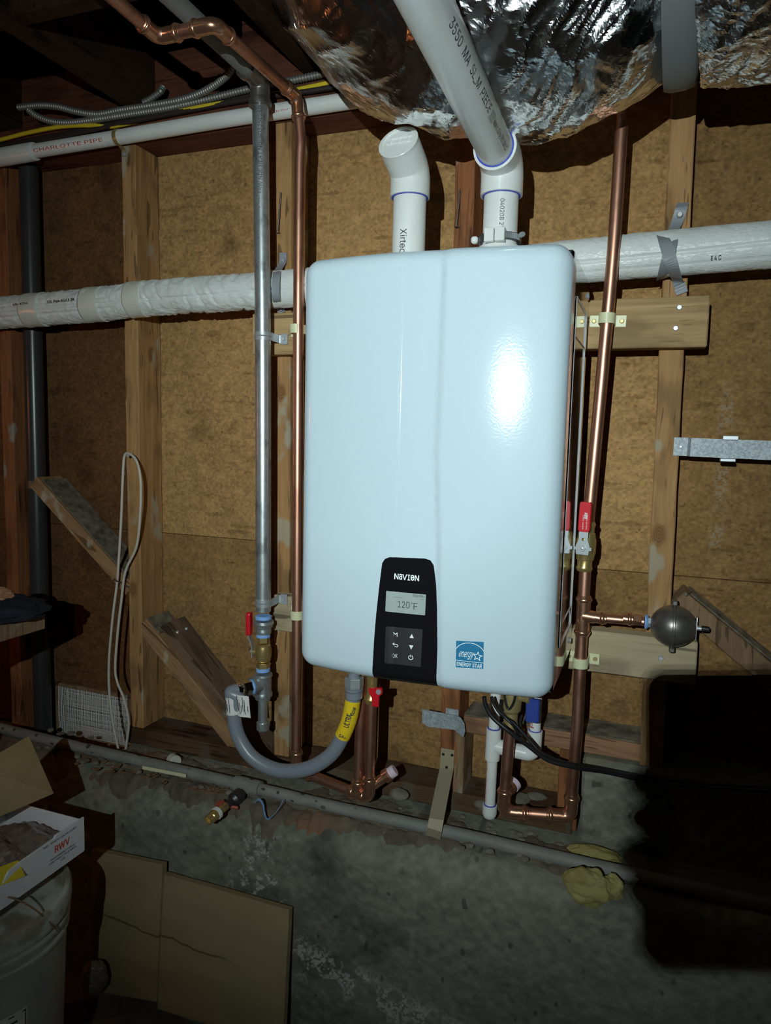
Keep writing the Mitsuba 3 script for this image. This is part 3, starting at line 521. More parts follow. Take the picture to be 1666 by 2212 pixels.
def cover():
    pts = []; rings = []
    for k in range(11):
        d = R_E * (1 - math.cos(math.radians(9 * k))) ; 
        c = np.array(rrect(HW - d, HH - d, max(R_C - d, .0025), 14, .007).exterior.coords)[:-1]; rings.append(len(c)); pts.append(c)
    xs = np.unique(np.r_[np.linspace(-HW + R_E + .004, HW - R_E - .004, 70), np.linspace(-.13, .0, 66)]); zs = np.linspace(-HH + R_E + .004, HH - R_E - .004, 60)
    gx, gz = np.meshgrid(xs, zs); pts.append(np.stack([gx.ravel(), gz.ravel()], 1)); P = np.vstack(pts)
    f = Delaunay(P).simplices; y = -front(P[:, 0], P[:, 1]); v = np.stack([P[:, 0], y, P[:, 1]], 1)
    a, b, c = P[f[:, 0]], P[f[:, 1]], P[f[:, 2]]; cr = (b[:, 0] - a[:, 0]) * (c[:, 1] - a[:, 1]) - (b[:, 1] - a[:, 1]) * (c[:, 0] - a[:, 0]); f = f[np.abs(cr) > 1e-12]; cr = cr[np.abs(cr) > 1e-12]
    f[cr < 0] = f[cr < 0][:, ::-1]
    n0 = rings[0]; bk = v[:n0].copy(); bk[:, 1] = -.284; n = len(v); i = np.arange(n0); j = (i + 1) % n0
    inn = bk.copy(); inn[:, 0] *= .992; inn[:, 2] *= .995
    f = np.vstack([f, np.stack([j, i, i + n], 1), np.stack([j, i + n, j + n], 1), np.stack([j + n, i + n, i + n + n0], 1), np.stack([j + n, i + n + n0, j + n + n0], 1)]); return M(np.vstack([v, bk, inn]), f)
def patch(poly, off, step=.004, skirt=.002):
    poly = poly.buffer(0); b = np.array(poly.exterior.segmentize(step).coords)[:-1]; x0, z0, x1, z1 = poly.bounds; gx, gz = np.meshgrid(np.arange(x0, x1, step), np.arange(z0, z1, step * 1.4))
    g = np.stack([gx.ravel(), gz.ravel()], 1); ins = poly.buffer(-step * .45); import shapely as sh; g = g[sh.contains_xy(ins, g[:, 0], g[:, 1])]
    P = np.vstack([b, g]); f = Delaunay(P).simplices; c = P[f].mean(1); f = f[sh.contains_xy(poly, c[:, 0], c[:, 1])]
    a, bb, cc = P[f[:, 0]], P[f[:, 1]], P[f[:, 2]]; cr = (bb[:, 0] - a[:, 0]) * (cc[:, 1] - a[:, 1]) - (bb[:, 1] - a[:, 1]) * (cc[:, 0] - a[:, 0]); f[cr < 0] = f[cr < 0][:, ::-1]
    v = np.stack([P[:, 0], -front(P[:, 0], P[:, 1]) - off, P[:, 1]], 1); n, nb = len(v), len(b); bk = v[:nb].copy(); bk[:, 1] += skirt; i = np.arange(nb); j = (i + 1) % nb
    if sg.LinearRing(b).is_ccw: sk = [np.stack([j, i, i + n], 1), np.stack([j, i + n, j + n], 1)]
    else: sk = [np.stack([i, j, i + n], 1), np.stack([i + n, j, j + n], 1)]
    return M(np.vstack([v, bk]), np.vstack([f] + sk))
def ftext(m, p, off, rot=0.):
    v = m.vertices.copy(); c, s = math.cos(rot), math.sin(rot); x = p[0] + v[:, 0] * c - v[:, 1] * s; z = p[2] + v[:, 0] * s + v[:, 1] * c
    return M(np.stack([x, -front(x, z) - off - v[:, 2], z], 1), m.faces)
def fpoly(g, p, off, depth=.0003):
    return cat([ftext(trimesh.creation.extrude_polygon(q, depth, engine='earcut'), p, off) for q in getattr(g, 'geoms', [g])])
XZ = lambda L: sg.Polygon([(p[0], p[2]) for p in L])
H = thing('water_heater', 'large white wall-hung tankless water heater with a black control panel', 'water heater')
add(H + '__cover', cover(), 'enamel', 50)
add(H + '__case', box(-.2170, .2185, -.305, -.039, -.345, .345, .003), 'stainless', 20, label='mirror-bright stainless side casing')
add(H + '__mounting_plate', box(-.15, .15, -.0405, -.0385, .34, .375, .0005), 'zinc'); add(H + '__mounting_plate', box(-.15, .15, -.0405, -.0385, -.375, -.34, .0005), 'zinc')
sd = V(.2190, 0, 0)
def side(yz, w=.005):
    c = [V(.2190, y, z) for y, z in yz]; c = fillet([(c[0] + c[-1]) / 2] + c + [(c[0] + c[-1]) / 2], .012, 6); return sweep(c, circ(w * .5, 10, w * .38), False)
add(H + '__side_rim', side([(-.255, .285), (-.085, .285), (-.085, -.285), (-.255, -.285)]), 'stainless_rim', 40, label='raised bright rim on the side casing')
add(H + '__side_rim', side([(-.255, .225), (-.085, .225), (-.085, -.25), (-.255, -.25)], .003), 'stainless_rim', 40)
add(H + '__screw', screw(V(.2187, -.075, .318), V(1, 0, 0), .006), 'screw_steel'); add(H + '__screw', screw(V(.2187, -.075, -.318), V(1, 0, 0), .006), 'screw_steel')
PL = [(-0.0552, -0.3640, -0.1470), (-0.0506, -0.3640, -0.1397), (-0.0426, -0.3640, -0.1360), (0.0163, -0.3640, -0.1342), (0.0248, -0.3640, -0.1365), (0.0304, -0.3640, -0.1442), (0.0352, -0.3640, -0.1737), (0.0385, -0.3640, -0.2169), (0.0409, -0.3640, -0.2772), (0.0405, -0.3620, -0.3545), (-0.0680, -0.3620, -0.3550), (-0.0692, -0.3620, -0.3408), (-0.0678, -0.3640, -0.3147), (-0.0666, -0.3640, -0.2791), (-0.0640, -0.3640, -0.2358), (-0.0598, -0.3640, -0.1889)]
pp = XZ(PL).buffer(.004).buffer(-.004).intersection(sg.box(-1, -HH + .0035, 1, 1)); KP = add(H + '__control_panel', patch(pp, .0016), 'panel_black', 50, label='glossy black tapered control panel')
sc = XZ([(-0.0467, -0.3620, -0.1918), (0.0198, -0.3620, -0.1921), (0.0193, -0.3620, -0.2262), (-0.0475, -0.3620, -0.2259)]).buffer(-.0012).buffer(.0012); add(KP + '__screen', patch(sc, .0021, .004, .0006), 'screen_glass', 50, label='grey display reading 120°F')
pd = XZ([(-0.0460, -0.3620, -0.2506), (0.0161, -0.3620, -0.2495), (0.0149, -0.3620, -0.3118), (-0.0469, -0.3620, -0.3124)]).buffer(-.0012).buffer(.0012); add(KP + '__keypad', patch(pd, .0021, .004, .0006), 'key_black', 50)
tl = -.055
lg = []; x = 0.
for ch in 'NaVIeN':
    g = meshkit.text_mesh(ch, .0100, .0003, True); lo, hi = g.bounds; g.vertices[:, 1] = (g.vertices[:, 1] - lo[1]) * .0096 / (hi[1] - lo[1]); g.vertices[:, 0] += x - lo[0]; x += hi[0] - lo[0] + (.0009 if ch != 'a' else .0004); lg.append(g)
lg = cat(lg); lo, hi = lg.bounds; lg.vertices[:, 0] = (lg.vertices[:, 0] - lo[0]) / (hi[0] - lo[0]) * .0415 - .0207; lg.vertices[:, 1] -= .005
add(KP + '__lettering', ftext(lg, (-0.0131, -0.3620, -0.1665), .0016, tl * .0), 'print_white', False, label='white maker name across the control panel')
add(KP + '__lettering', cat(ftext(text('120', .0108, .0002, center=True, width=.0205), (-0.0166, -0.3620, -0.2118), .0021), ftext(text('F', .0108, .0002, center=True), (0.0032, -0.3620, -0.2128), .0021), fpoly(sg.Point(0, 0).buffer(.0016).difference(sg.Point(0, 0).buffer(.0010)), (-0.0028, -0.3620, -0.2081), .0021, .0002)), 'screen_ink', False)
add(KP + '__lettering', cat(ftext(text('Standby', .0042, .0002, center=True, width=.020), (0.0082, -0.3620, -0.1959), .0021), fpoly(sg.box(-.0315, -.0002, .0315, .0002), (-0.0137, -0.3620, -0.2008), .0021, .0002)), 'screen_ink', False)
tri = lambda s: sg.Polygon([(-.0036, -.0032 * s), (.0036, -.0032 * s), (0, .0038 * s)])
arc = sg.LineString([(.0036 * math.cos(a), .0036 * math.sin(a)) for a in np.linspace(math.radians(125), math.radians(415), 30)]).buffer(.0006); pw = arc.union(sg.box(-.0006, .0005, .0006, .0048))
ret = sg.LineString([(-.0042, .0015), (.0022, .0015)] + [(.0022 + .0022 * math.cos(a), -.0007 + .0022 * math.sin(a)) for a in np.linspace(math.pi / 2, -math.pi / 2, 12)] + [(-.001, -.0029)]).buffer(.00055).union(sg.LineString([(-.002, .0034), (-.0042, .0015), (-.002, -.0004)]).buffer(.00055))
Mk = sg.LineString([(-.0032, -.003), (-.0032, .003), (0, -.0002), (.0032, .003), (.0032, -.003)]).buffer(.0006)
add(KP + '__symbol', cat(fpoly(Mk, (-0.0295, -0.3620, -0.2626), .0021), fpoly(tri(1), (-0.0016, -0.3620, -0.2623), .0021), fpoly(ret, (-0.0291, -0.3620, -0.2804), .0021), fpoly(tri(-1), (-0.0019, -0.3620, -0.2808), .0021), ftext(text('OK', .0066, .0003, center=True, width=.0096), (-0.0294, -0.3620, -0.2984), .0021), fpoly(pw, (-0.0022, -0.3620, -0.2979), .0021)), 'print_white', False, label='white key symbols: M, up, return, down, OK, power')
st_ = XZ([(0.0724, -0.3580, -0.2612), (0.1157, -0.3580, -0.2588), (0.1167, -0.3580, -0.3021), (0.0731, -0.3580, -0.3043)]); ST = add(H + '__sticker', patch(st_, .0004, .004, .0004), 'label_blue', 50, label='blue energy rating sticker')
bx = st_.bounds; scx, scz, sw_ = (bx[0] + bx[2]) / 2, (bx[1] + bx[3]) / 2, (bx[2] - bx[0])
ln = sg.LineString([(.5 * math.cos(a) * 1.12, -.02 + .46 * math.sin(a)) for a in np.linspace(.25, math.pi - .25, 40)]).buffer(.012); ln = ln.intersection(sg.box(-.5, -.5, .5, .5)); bar = sg.box(-.5, -.262, .5, -.243)
star = sg.LinearRing([((.17 if k % 2 == 0 else .068) * math.cos(math.pi / 2 + k * math.pi / 5 - .1) + .29, (.17 if k % 2 == 0 else .068) * math.sin(math.pi / 2 + k * math.pi / 5 - .1) - .03) for k in range(10)]).buffer(.012)
import shapely.affinity as sa
sc_ = lambda g: sa.scale(g, sw_ * .98, sw_ * .98, origin=(0, 0))
en = text('energy', .26 * sw_, .0003, False, True, .52 * sw_); en.vertices[:, 0] += en.vertices[:, 1] * .3 - .13 * sw_; en.vertices[:, 1] -= .04 * sw_
add(ST + '__lettering', cat(fpoly(sc_(ln), (scx, 0, scz), .0005), fpoly(sc_(bar), (scx, 0, scz), .0005), fpoly(sc_(star), (scx, 0, scz), .0005), ftext(en, (scx, 0, scz), .0005), ftext(text('ENERGY STAR', .135 * sw_, .0003, True, True, .9 * sw_), (scx, 0, scz - .375 * sw_), .0005)), 'print_white', False, label='white arc, star and words')

# ------------------------------------------------------------------ vents on top of the heater
def pipe_ring(o, d, r0, r1, m, k): return add(k, lathe([(0, r0), (0, r1), (.0016, r1), (.0016, r0)], o, d, 36), m)
t = thing('intake_vent', 'short white intake vent with a screened angled cap on top of the heater', 'vent pipe')
ix, iy = -.0975, -.155; zb = (-0.0981, -0.1550, 0.4917)[2]; zk = (-0.0994, -0.1550, 0.5372)[2]
add(t + '__pipe', rod(V(ix, iy, .33), V(ix, iy, zb + .02), .03015, 36), 'pvc')
pipe_ring(V(ix, iy, zb - .0012), UP, .03, .0335, 'primer_blue', t + '__primer_band')
e_end = V(*(-0.1021, -0.2080, 0.5672)); e_d = unit(e_end - V(ix, iy, zk)); pth = fillet([V(ix, iy, zb), V(ix, iy, zk), e_end], .035, 10)
add(t + '__elbow', sweep(pth, circ(.0362, 40), True), 'pvc', 40)
pipe_ring(e_end - e_d * .0004, e_d, .0325, .0352, 'primer_blue', t + '__primer_band')
ea, eb = perp(e_d)
if eb[0] < 0: ea, eb = -ea, -eb
lip = lathe([(-.002, .0362), (.004, .0368), (.005, .036), (.005, .0315), (.002, .031)], e_end, e_d, 40); bars = [lip, lathe([(.0, .031), (.0022, .031)], e_end, e_d, 40)]
for s in (-.0, .012): bars.append(obox(e_end + e_d * .0026 + eb * s, [eb, ea, e_d], [.0007, .024, .0016], .0003))
for s in (-.016, .0, .016): bars.append(obox(e_end + e_d * .0026 + ea * s + eb * .006, [eb, ea, e_d], [.011, .0007, .0016], .0003))
add(t + '__screen', cat(bars), 'pvc', 30, label='round vent screen with crossed bars')
add(t + '__lettering', text_cyl(text('Xirtec', .0125, .0003, width=.042), V(ix, iy, (-0.1064, -0.1850, 0.4304)[2]), -UP, V(-.22, -1, 0), .0302), 'print_dark')
t = thing('exhaust_vent', 'long white exhaust vent pipe rising from the heater under the foil duct', 'vent pipe')
ex, ey = .0705, -.150; z0 = (0.0693, -0.1500, 0.4817)[2]
A_ = V(*(0.0694, -0.2120, 0.5414)); B_ = V(*(0.0752, -0.6200, 0.5522)); dr_ = unit(B_ - A_); zt = A_[2] - dr_[2] / dr_[1] * (A_[1] - ey)
add(t + '__pipe', rod(V(ex, ey, .33), V(ex, ey, z0 + .02), .03015, 36), 'pvc')
pipe_ring(V(ex, ey, z0 - .0012), UP, .03, .033, 'primer_blue', t + '__primer_band')
ep = fillet([V(ex, ey, z0), V(ex, ey, zt), A_], .042, 14); add(t + '__elbow', sweep(ep, circ(.0368, 40), True), 'pvc', 40)
ed = unit(ep[-1] - ep[-2]); pipe_ring(A_ - ed * .0002, ed, .03, .0325, 'primer_blue', t + '__primer_band')
add(t + '__pipe', tube([A_ - dr_ * .01, (A_ + B_) / 2, B_ + dr_ * .30], .03015, 40), 'pvc', label='long run of vent pipe coming towards the room')
pn = unit(V(.55, -.1, -.83)); L0 = V(*(0.0485, -0.2600, 0.5845)); 
def onpipe(p): return A_ + dr_ * ((np.asarray(p) - A_) @ dr_)
s0 = onpipe(V(*(0.0583, -0.6000, 0.5658))); s1 = onpipe(V(*(0.0291, -0.3700, 0.5914))); s2 = onpipe(V(*(0.0374, -0.2900, 0.5744))); s3 = onpipe(V(*(0.0463, -0.2300, 0.5564)))
tn = unit(CAM - V(0, 0, HC) - s2); tn = unit(tn - dr_ * (tn @ dr_)); tn2 = unit(tn + .42 * np.cross(tn, dr_) * (1 if np.cross(tn, dr_)[0] > 0 else -1))
add(t + '__lettering', text_cyl(text('3550  MA  SL_M  PIECE ', .0115, .0003, width=np.linalg.norm(s1 - s0) * .98), s0, s1 - s0, tn2, .0302), 'print_dark')
add(t + '__lettering', text_cyl(text('|||||||||| Made in USA by IPEX USA LLC', .0085, .0003, width=np.linalg.norm(s3 - s1) * .9), s1 + .004 * (-dr_), s3 - s1, tn2, .0302), 'print_dark')
add(t + '__lettering', text_cyl(text('04020B 2" PVC', .0078, .0003, width=.070), V(ex, ey, (0.0760, -0.1800, 0.4689)[2]), -UP, V(.16, -1, 0), .0302), 'print_dark')
ZF = (0.0726, -0.1900, 0.4067)[2]
add(t + '__flange', cat(lathe([(0, .045), (.004, .045), (.005, .043), (.018, .037), (.020, .0305)], V(ex, ey, ZF - .031), UP, 40), obox(V(ex - .010, ey - .037, ZF), np.eye(3), V(.0085, .007, .0115), .001), obox(V(ex + .0085, ey - .037, ZF), np.eye(3), V(.0085, .007, .0115), .001), obox(V(ex - .042, ey - .012, ZF), np.eye(3), V(.006, .006, .006), .003)), 'pvc', label='white vent flange with a square latch')
add(t + '__hose_clamp', lathe([(-.006, .0362), (-.006, .0375), (.006, .0375), (.006, .0362)], V(ex, ey, ZF), UP, 60), 'black_iron', label='dark worm-drive hose clamp')
add(t + '__hose_clamp', cat([obox(V(ex + .0378 * math.sin(a), ey - .0378 * math.cos(a), ZF), [V(math.cos(a), math.sin(a), 0), V(-math.sin(a), math.cos(a), 0), UP], V(.0005, .0008, .005), .0002) for a in np.linspace(.45, 1.3, 16)] + [nutm(V(ex + .0405, ey - .022, ZF), V(.6, -.75, 0), .0045, .010, 6)]), 'zinc')

# ------------------------------------------------------------------ copper plumbing
RC = .0111
def bead_end(o, d, r=RC, L=.021):
    """press fitting end: plain cuff, then the raised bead"""
    return lathe([(0, r * 1.02), (0, r * 1.17), (L * .42, r * 1.17), (L * .48, r * 1.32), (L * .62, r * 1.40), (L * .76, r * 1.32), (L * .82, r * 1.17), (L - .0012, r * 1.17), (L, r * 1.05)], o, d, 28)
def elbow(a, b, c, R=.024, r=RC):
    """press elbow at corner b between pipe directions to a and c"""
    u, v = unit(np.asarray(a) - b), unit(np.asarray(c) - b); ang = math.acos(np.clip(u @ v, -1, 1)); d = R / math.tan(ang / 2)
    p = fillet([b + u * (d + .004), b, b + v * (d + .004)], R, 14); return cat(tube(p, r * 1.17, 28), bead_end(b + u * (d + .002), u, r), bead_end(b + v * (d + .002), v, r))
def coupling(o, d, L=.05): o = np.asarray(o); d = unit(d); return cat(lathe([(-L / 2 + .02, RC * 1.17), (L / 2 - .02, RC * 1.17)], o, d), bead_end(o + d * (L / 2 - .022), d), bead_end(o - d * (L / 2 - .022), -d))
CR = thing('copper_riser', 'tall copper riser right of the heater with a red lever valve and looped foot', 'pipe')
r_top, r_a, r_b, r_c, r_d = V(*(0.2623, -0.0780, 0.7119)), V(*(0.2614, -0.0780, 0.5904)), V(*(0.2598, -0.0800, 0.4108)), V(*(0.2529, -0.0720, 0.2217)), V(*(0.2467, -0.0750, 0.0526))
r_e, r_f, r_g = V(*(0.2407, -0.0750, -0.1014)), V(*(0.2401, -0.0750, -0.2679)), V(*(0.2412, -0.0750, -0.4752))
zl = (0.1834, -0.0850, -0.6655)[2]; c1 = V(r_g[0] - .004, -.074, zl); c2 = V((0.1157, -0.1000, -0.5615)[0] - .004, -.100, zl - .004); v2 = V((0.1179, -0.1000, -0.4863)[0], -.1, (0.1179, -0.1000, -0.4863)[2])
add(CR + '__pipe', tube(np.vstack([catmull([r_top, r_a, r_b, r_c, r_d, r_e], 6)]), RC, 28), 'copper', 60)
add(CR + '__pipe', tube(np.vstack([catmull([r_e, r_f, r_g], 6), fillet([r_g, c1, c2, v2], .024, 10)[1:]]), RC, 28), 'copper', 60)
add(CR + '__elbow', elbow(r_g, c1, c2), 'copper_fitting', 40); add(CR + '__elbow', elbow(c1, c2, v2), 'copper_fitting', 40)
tz = V(*(0.2409, -0.0750, -0.2678)); ax = unit(r_f - r_e)
add(CR + '__tee', cat(lathe([(-.020, RC * 1.17), (.020, RC * 1.17)], tz, ax), bead_end(tz + ax * .018, ax), bead_end(tz - ax * .018, -ax), lathe([(0, RC * 1.25), (.012, RC * 1.1), (.022, RC * 1.0)], tz, V(1, -.02, -.03), 24), bead_end(tz + V(.022, 0, -.001), V(1, -.02, -.03), .0085)), 'copper_fitting', 40)
tb = V(*(0.3491, -0.0750, -0.2670)); add(CR + '__branch_pipe', rod(tz + V(.03, 0, -.001), tb, .0082, 22), 'copper', 60)
tc = V(*(0.3249, -0.0750, -0.2654)); dbr = unit(tb - tz); add(CR + '__adapter', cat(bead_end(tc - dbr * .012, dbr, .0088, .018), nutm(tc + dbr * .006, dbr, .0105, .014, 6)), 'copper_fitting', 40)
def ball_valve(key, o, ax, fd, grip, flip=1, L=.062):
    """brass ball valve about o on the pipe direction ax (upwards), stem and lever towards fd"""
    ax, fd = unit(ax), unit(fd); r = RC
    k = add(key, cat(lathe([(-L * .75, r * 1.03), (-L * .75, r * 1.2), (-L * .66, r * 1.38), (-L * .60, r * 1.22), (-L * .42, r * 1.22), (-L * .40, r * 1.42), (-L * .26, r * 1.5), (-.012, r * 1.65), (.012, r * 1.65), (L * .26, r * 1.5), (L * .40, r * 1.4), (L * .42, r * 1.2), (L * .6, r * 1.2), (L * .66, r * 1.38), (L * .75, r * 1.2), (L * .75, r * 1.03)], o, ax, 28), lathe([(0, .008), (.021, .008), (.021, .0055), (.027, .0055)], o, fd, 20)), 'brass', 35, label='brass ball valve')
    w = np.cross(ax, fd); ho = o + fd * .0265
    hd = sg.Polygon([(-.011, -.012), (.011, -.012), (.0125, .004), (.008, .016), (.0085, .034), (-.0085, .034), (-.008, .016), (-.0125, .004)]).buffer(-.0015).buffer(.0015)
    hd = hd.union(sg.box(-.016, -.004, .016, .002)).difference(sg.Point(0, .016).buffer(.0028))
    add(k + '__lever', plate(hd, ho, w * flip, ax * flip if flip > 0 else ax, .002), 'zinc', False, label='grey steel lever plate')
    add(k + '__nut', cat(nutm(ho + fd * .002, fd, .0062, .005), lathe([(0, .0028), (.008, .0028), (.0085, .002)], ho, fd, 12)), 'screw_steel')
    if grip: add(k + '__grip', plate(sg.box(-.0098, .030, .0098, .083).buffer(-.007).buffer(.007), ho + fd * .0045 + w * 0, w * -1 if flip < 0 else w, ax, .0075) if False else obox_round(ho + ax * .0575 - fd * .000, w, ax, fd, .0102, .028, .0052), 'red_grip', 40, label='red rubber grip')
    return k, ho, w
def obox_round(c, w, a, n, hw, hl, ht):
    h = m3.Manifold.hull_points(np.array([c + w * sx * (hw - ht) + a * sy * (hl - hw * .7) + w * (hw * .3 * math.cos(g)) * 1 + a * (hw * .62 * math.sin(g)) + n * (ht * sz) * (1 if q else .55) + w * sx * ht * (.55 if q else 1) * .6 for sx in (-1, 1) for sy in (-1, 1) for sz in (-1, 1) for q in (0, 1) for g in np.linspace(0, 2 * math.pi, 16, endpoint=False)]))
    q = h.to_mesh(); return M(q.vert_properties[:, :3], q.tri_verts)
vo = V(*(0.2392, -0.0750, -0.1362)); VK, ho, vw = ball_valve(CR + '__valve', vo, r_d - r_f, V(-.12, -1, 0), True)
ax_u = unit(r_d - r_f); fdv = unit(V(-.12, -1, 0)); gp = ho + ax_u * .0575 + fdv * .0053
wv = unit(np.cross(ax_u, fdv)) * -1; wv = wv if wv[0] > 0 else -wv
for j, (s_, hh_) in enumerate((('RATED 600 WOG', .0024), ('150 WSP', .0024))): add(VK + '__lettering', text_flat(text(s_, hh_, .0004, width=.026), gp + ax_u * .004 + wv * (.0035 - .0065 * j), -ax_u, np.cross(fdv, -ax_u)), 'print_white', False)
add(VK + '__lettering', text_flat(text('AMW', .006, .0004, True, width=.012), gp + ax_u * .0085 + wv * .003 - wv * .0035, -ax_u, np.cross(fdv, -ax_u)), 'print_white', False)
E_ = thing('arrester_tank', 'small grey steel shock absorber tank on the copper branch above the lower board', 'tank')
to = V(*(0.3988, -0.0750, -0.2690)); td = unit(tb - tz)
prof = [(-.039 * math.cos(a) * 1.02, .0375 * math.sin(a)) for a in np.linspace(.12, math.pi - .12, 26)]; add(E_ + '__shell', lathe(prof, to, td, 40), 'dark_steel', 50)
add(E_ + '__flange', cat(lathe([(-.0022, .036), (-.0022, .0405), (-.0012, .0415), (.0012, .0415), (.0022, .0405), (.0022, .036)], to, td, 44), obox(to + UP * .043, [td, np.cross(UP, td), UP], [.005, .009, .005], .002), obox(to - UP * .043, [td, np.cross(UP, td), UP], [.005, .009, .005], .002)), 'dark_steel', 35)
add(E_ + '__thread_tape', lathe([(0, .0085), (.0, .0125), (.003, .0135), (.005, .0118), (.006, .0085)], tb + td * .001, td, 20), 'thread_tape'); add(E_ + '__nipple', nutm(tb + td * .006, td, .0095, .012, 6), 'zinc')
eo = to + td * .0385; add(E_ + '__end_plate', plate([(-.021, -.008), (.0, -.012), (.021, -.008), (.021, .008), (0, .012), (-.021, .008)], eo - td * .001, UP, np.cross(td, UP), .0012), 'zinc', False)
add(E_ + '__air_valve', cat(lathe([(0, .004), (.010, .004)], eo, td, 14)), 'zinc'); add(E_ + '__valve_cap', lathe([(.008, .0042), (.009, .0055), (.020, .005), (.022, .003)], eo, td, 14), 'black_rubber', label='black valve cap')
def talon(px, py, label, left=True, right=True, grp=None):
    pass
def clamp(o, ax, label, ears=(-1, 1)):
    k = thing('pipe_clamp', label, 'pipe clamp'); ax = unit(ax); side_ = unit(np.cross(ax, V(0, 1, 0))); side_ = side_ if side_[0] > 0 else -side_; bk = np.cross(side_, ax); bk = bk if bk[1] > 0 else -bk
    o = np.asarray(o, float); back = -.0392; dist = (back - o[1]) / bk[1]; P = []
    P += [o + side_ * (-.0131) + bk * dist] + [o + .0131 * (side_ * math.cos(a) - bk * math.sin(a)) for a in np.linspace(math.pi, 0, 20)] + [o + side_ * .0131 + bk * dist]
    ms = [strap(P, .0185, .0022, ax)]
    add(k + '__band', cat(ms), 'cream_plastic', 40)
    for s in ears:
        c = o + side_ * s * .0225 + bk * (dist - .0012); add(k + '__ear', obox(c, [side_, ax, bk], [.0098, .0105, .0013], .0008), 'cream_plastic'); add(k + '__screw', screw(c - bk * .0016 + side_ * s * .002, -bk, .0043), 'brass_dull')
clamp((0.2540, -0.0735, 0.2778), r_a - r_d, 'cream plastic clamp on the copper riser at the upper board'); clamp((0.2404, -0.0750, -0.3582), r_f - r_g, 'cream plastic clamp on the copper riser at the lower board')
add(CR + '__test_stub', lathe([(0, .0105), (.016, .0105), (.016, .014), (.024, .0145), (.026, .010)], c2 + V(.0, .004, .034), V(.30, .85, .30), 20), 'copper_fitting'); add(CR + '__stub_cap', lathe([(-.004, .0), (.0, .0150), (.010, .0150), (.012, .012)], c2 + V(.009, .032, .040), V(.30, .6, .30), 22), 'lavender_cap', label='pale pinkish cap')
vb = V(v2[0], -.1, (0.1177, -0.1000, -0.4585)[2] + .012); 
bk2 = add(CR + '__valve', cat(lathe([(-.052, RC * 1.05), (-.05, RC * 1.3), (-.044, RC * 1.38), (-.038, RC * 1.2), (-.02, RC * 1.25), (-.014, .019), (.012, .021), (.03, .021), (.05, .016), (.075, .014)], vb, UP, 28), lathe([(0, .007), (.030, .007), (.033, .009), (.040, .009)], vb + UP * .012, V(.95, -.3, .1), 16)), 'brass_dull', 35, label='brass service valve under the heater')
add(bk2 + '__lever', obox(vb + V(.043, -.010, -.006), [V(1, 0, 0), V(0, 1, 0), UP], [.013, .006, .023], .004), 'blue_plastic', 35, label='blue valve lever')
add(bk2 + '__wire_loop', tube(catmull([vb + V(-.012, -.022, .03), vb + V(-.006, -.0245, .005), vb + V(.0, -.025, -.005), vb + V(.008, -.0245, .008), vb + V(.012, -.022, .03)], 6), .0022, 8), 'black_rubber')

CL = thing('copper_feed', 'copper pipe left of the heater, bent overhead and looped to the heater below', 'pipe')
l_e, l_a, l_b, l_c = V(-.372, -.078, .736), V(*(-0.3616, -0.0780, 0.6538)), V(*(-0.3637, -0.0780, 0.4908)), V(*(-0.3575, -0.0750, -0.5532))
l_bot = V(*(-0.3570, -0.0750, -0.6833)); l2 = V(l_e[0] - .012, -.350, .738); l3 = V(l2[0] - .115, -.350, .736); l4 = V(l3[0], -.80, .752)
lr = V(*(-0.1674, -0.1120, -0.6692)); lr[2] = l_bot[2] - .010; lv = V(*(-0.1669, -0.1120, -0.4698))
path = np.vstack([fillet([l4, l3, l2, l_e, l_a], .024, 10)[:-1], catmull([l_a, l_b, l_c], 6), fillet([l_c, l_bot, lr, lv], .024, 10)[1:]])
add(CL + '__pipe', tube(path, RC, 28), 'copper', 60)
for a, b, c in ((l4, l3, l2), (l3, l2, l_e), (l2, l_e, l_a), (l_c, l_bot, lr), (l_bot, lr, lv)): add(CL + '__elbow', elbow(a, b, c), 'copper_fitting', 40)
lt = V(*(-0.1985, -0.1050, -0.6684)); lt = l_bot + (lr - l_bot) * .855; lt2 = V(lt[0] + .004, lt[1] + .004, (-0.1903, -0.1100, -0.4740)[2] + .08)
add(CL + '__tee', cat(bead_end(lt + UP * .012, UP), coupling(lt, lr - l_bot, .048)), 'copper_fitting', 40); add(CL + '__branch_pipe', rod(lt + UP * .014, lt2, RC, 26), 'copper', 60)
add(CL + '__test_stub', lathe([(0, .0105), (.030, .0105), (.030, .0145), (.042, .015), (.044, .010)], lr + V(.006, .006, .026), V(.74, .25, .62), 20), 'copper_fitting'); add(CL + '__stub_cap', cat(lathe([(.044, .0125), (.056, .0125), (.058, .011)], lr + V(.006, .006, .026), V(.74, .25, .62), 20)), 'lavender_cap', label='pale pinkish cap')
lvo = V(lv[0], lv[1], (-0.1670, -0.1120, -0.4669)[2]); lk = add(CL + '__valve', lathe([(-.022, RC * 1.05), (-.02, RC * 1.25), (-.012, RC * 1.42), (-.008, RC * 1.2), (.003, .0105), (.03, .0115), (.05, .016), (.09, .016)], lvo, UP, 26), 'brass', 35, label='brass service valve under the heater')
lhp = plate(sg.Polygon([(-.012, .018), (.016, .022), (.017, .010), (.010, .004), (.010, -.018), (-.004, -.018), (-.004, -.002), (-.011, .008)]).buffer(-.0015).buffer(.0015), lvo + V(.016, -.022, .002), V(1, 0, 0), UP, .006); add(lk + '__lever', lhp, 'red_grip', 30, label='red valve lever'); add(lk + '__nut', nutm(lvo + V(.026, -.027, .016), V(0, -1, 0), .0058, .004), 'screw_steel')
clamp((-0.3671, -0.0765, 0.2760), l_b - l_c, 'cream plastic clamp on the left copper pipe at the upper board', (-1, 1)); clamp((-0.3591, -0.0750, -0.3324), l_b - l_c, 'cream plastic clamp on the left copper pipe at the lower board', (-1, 1))

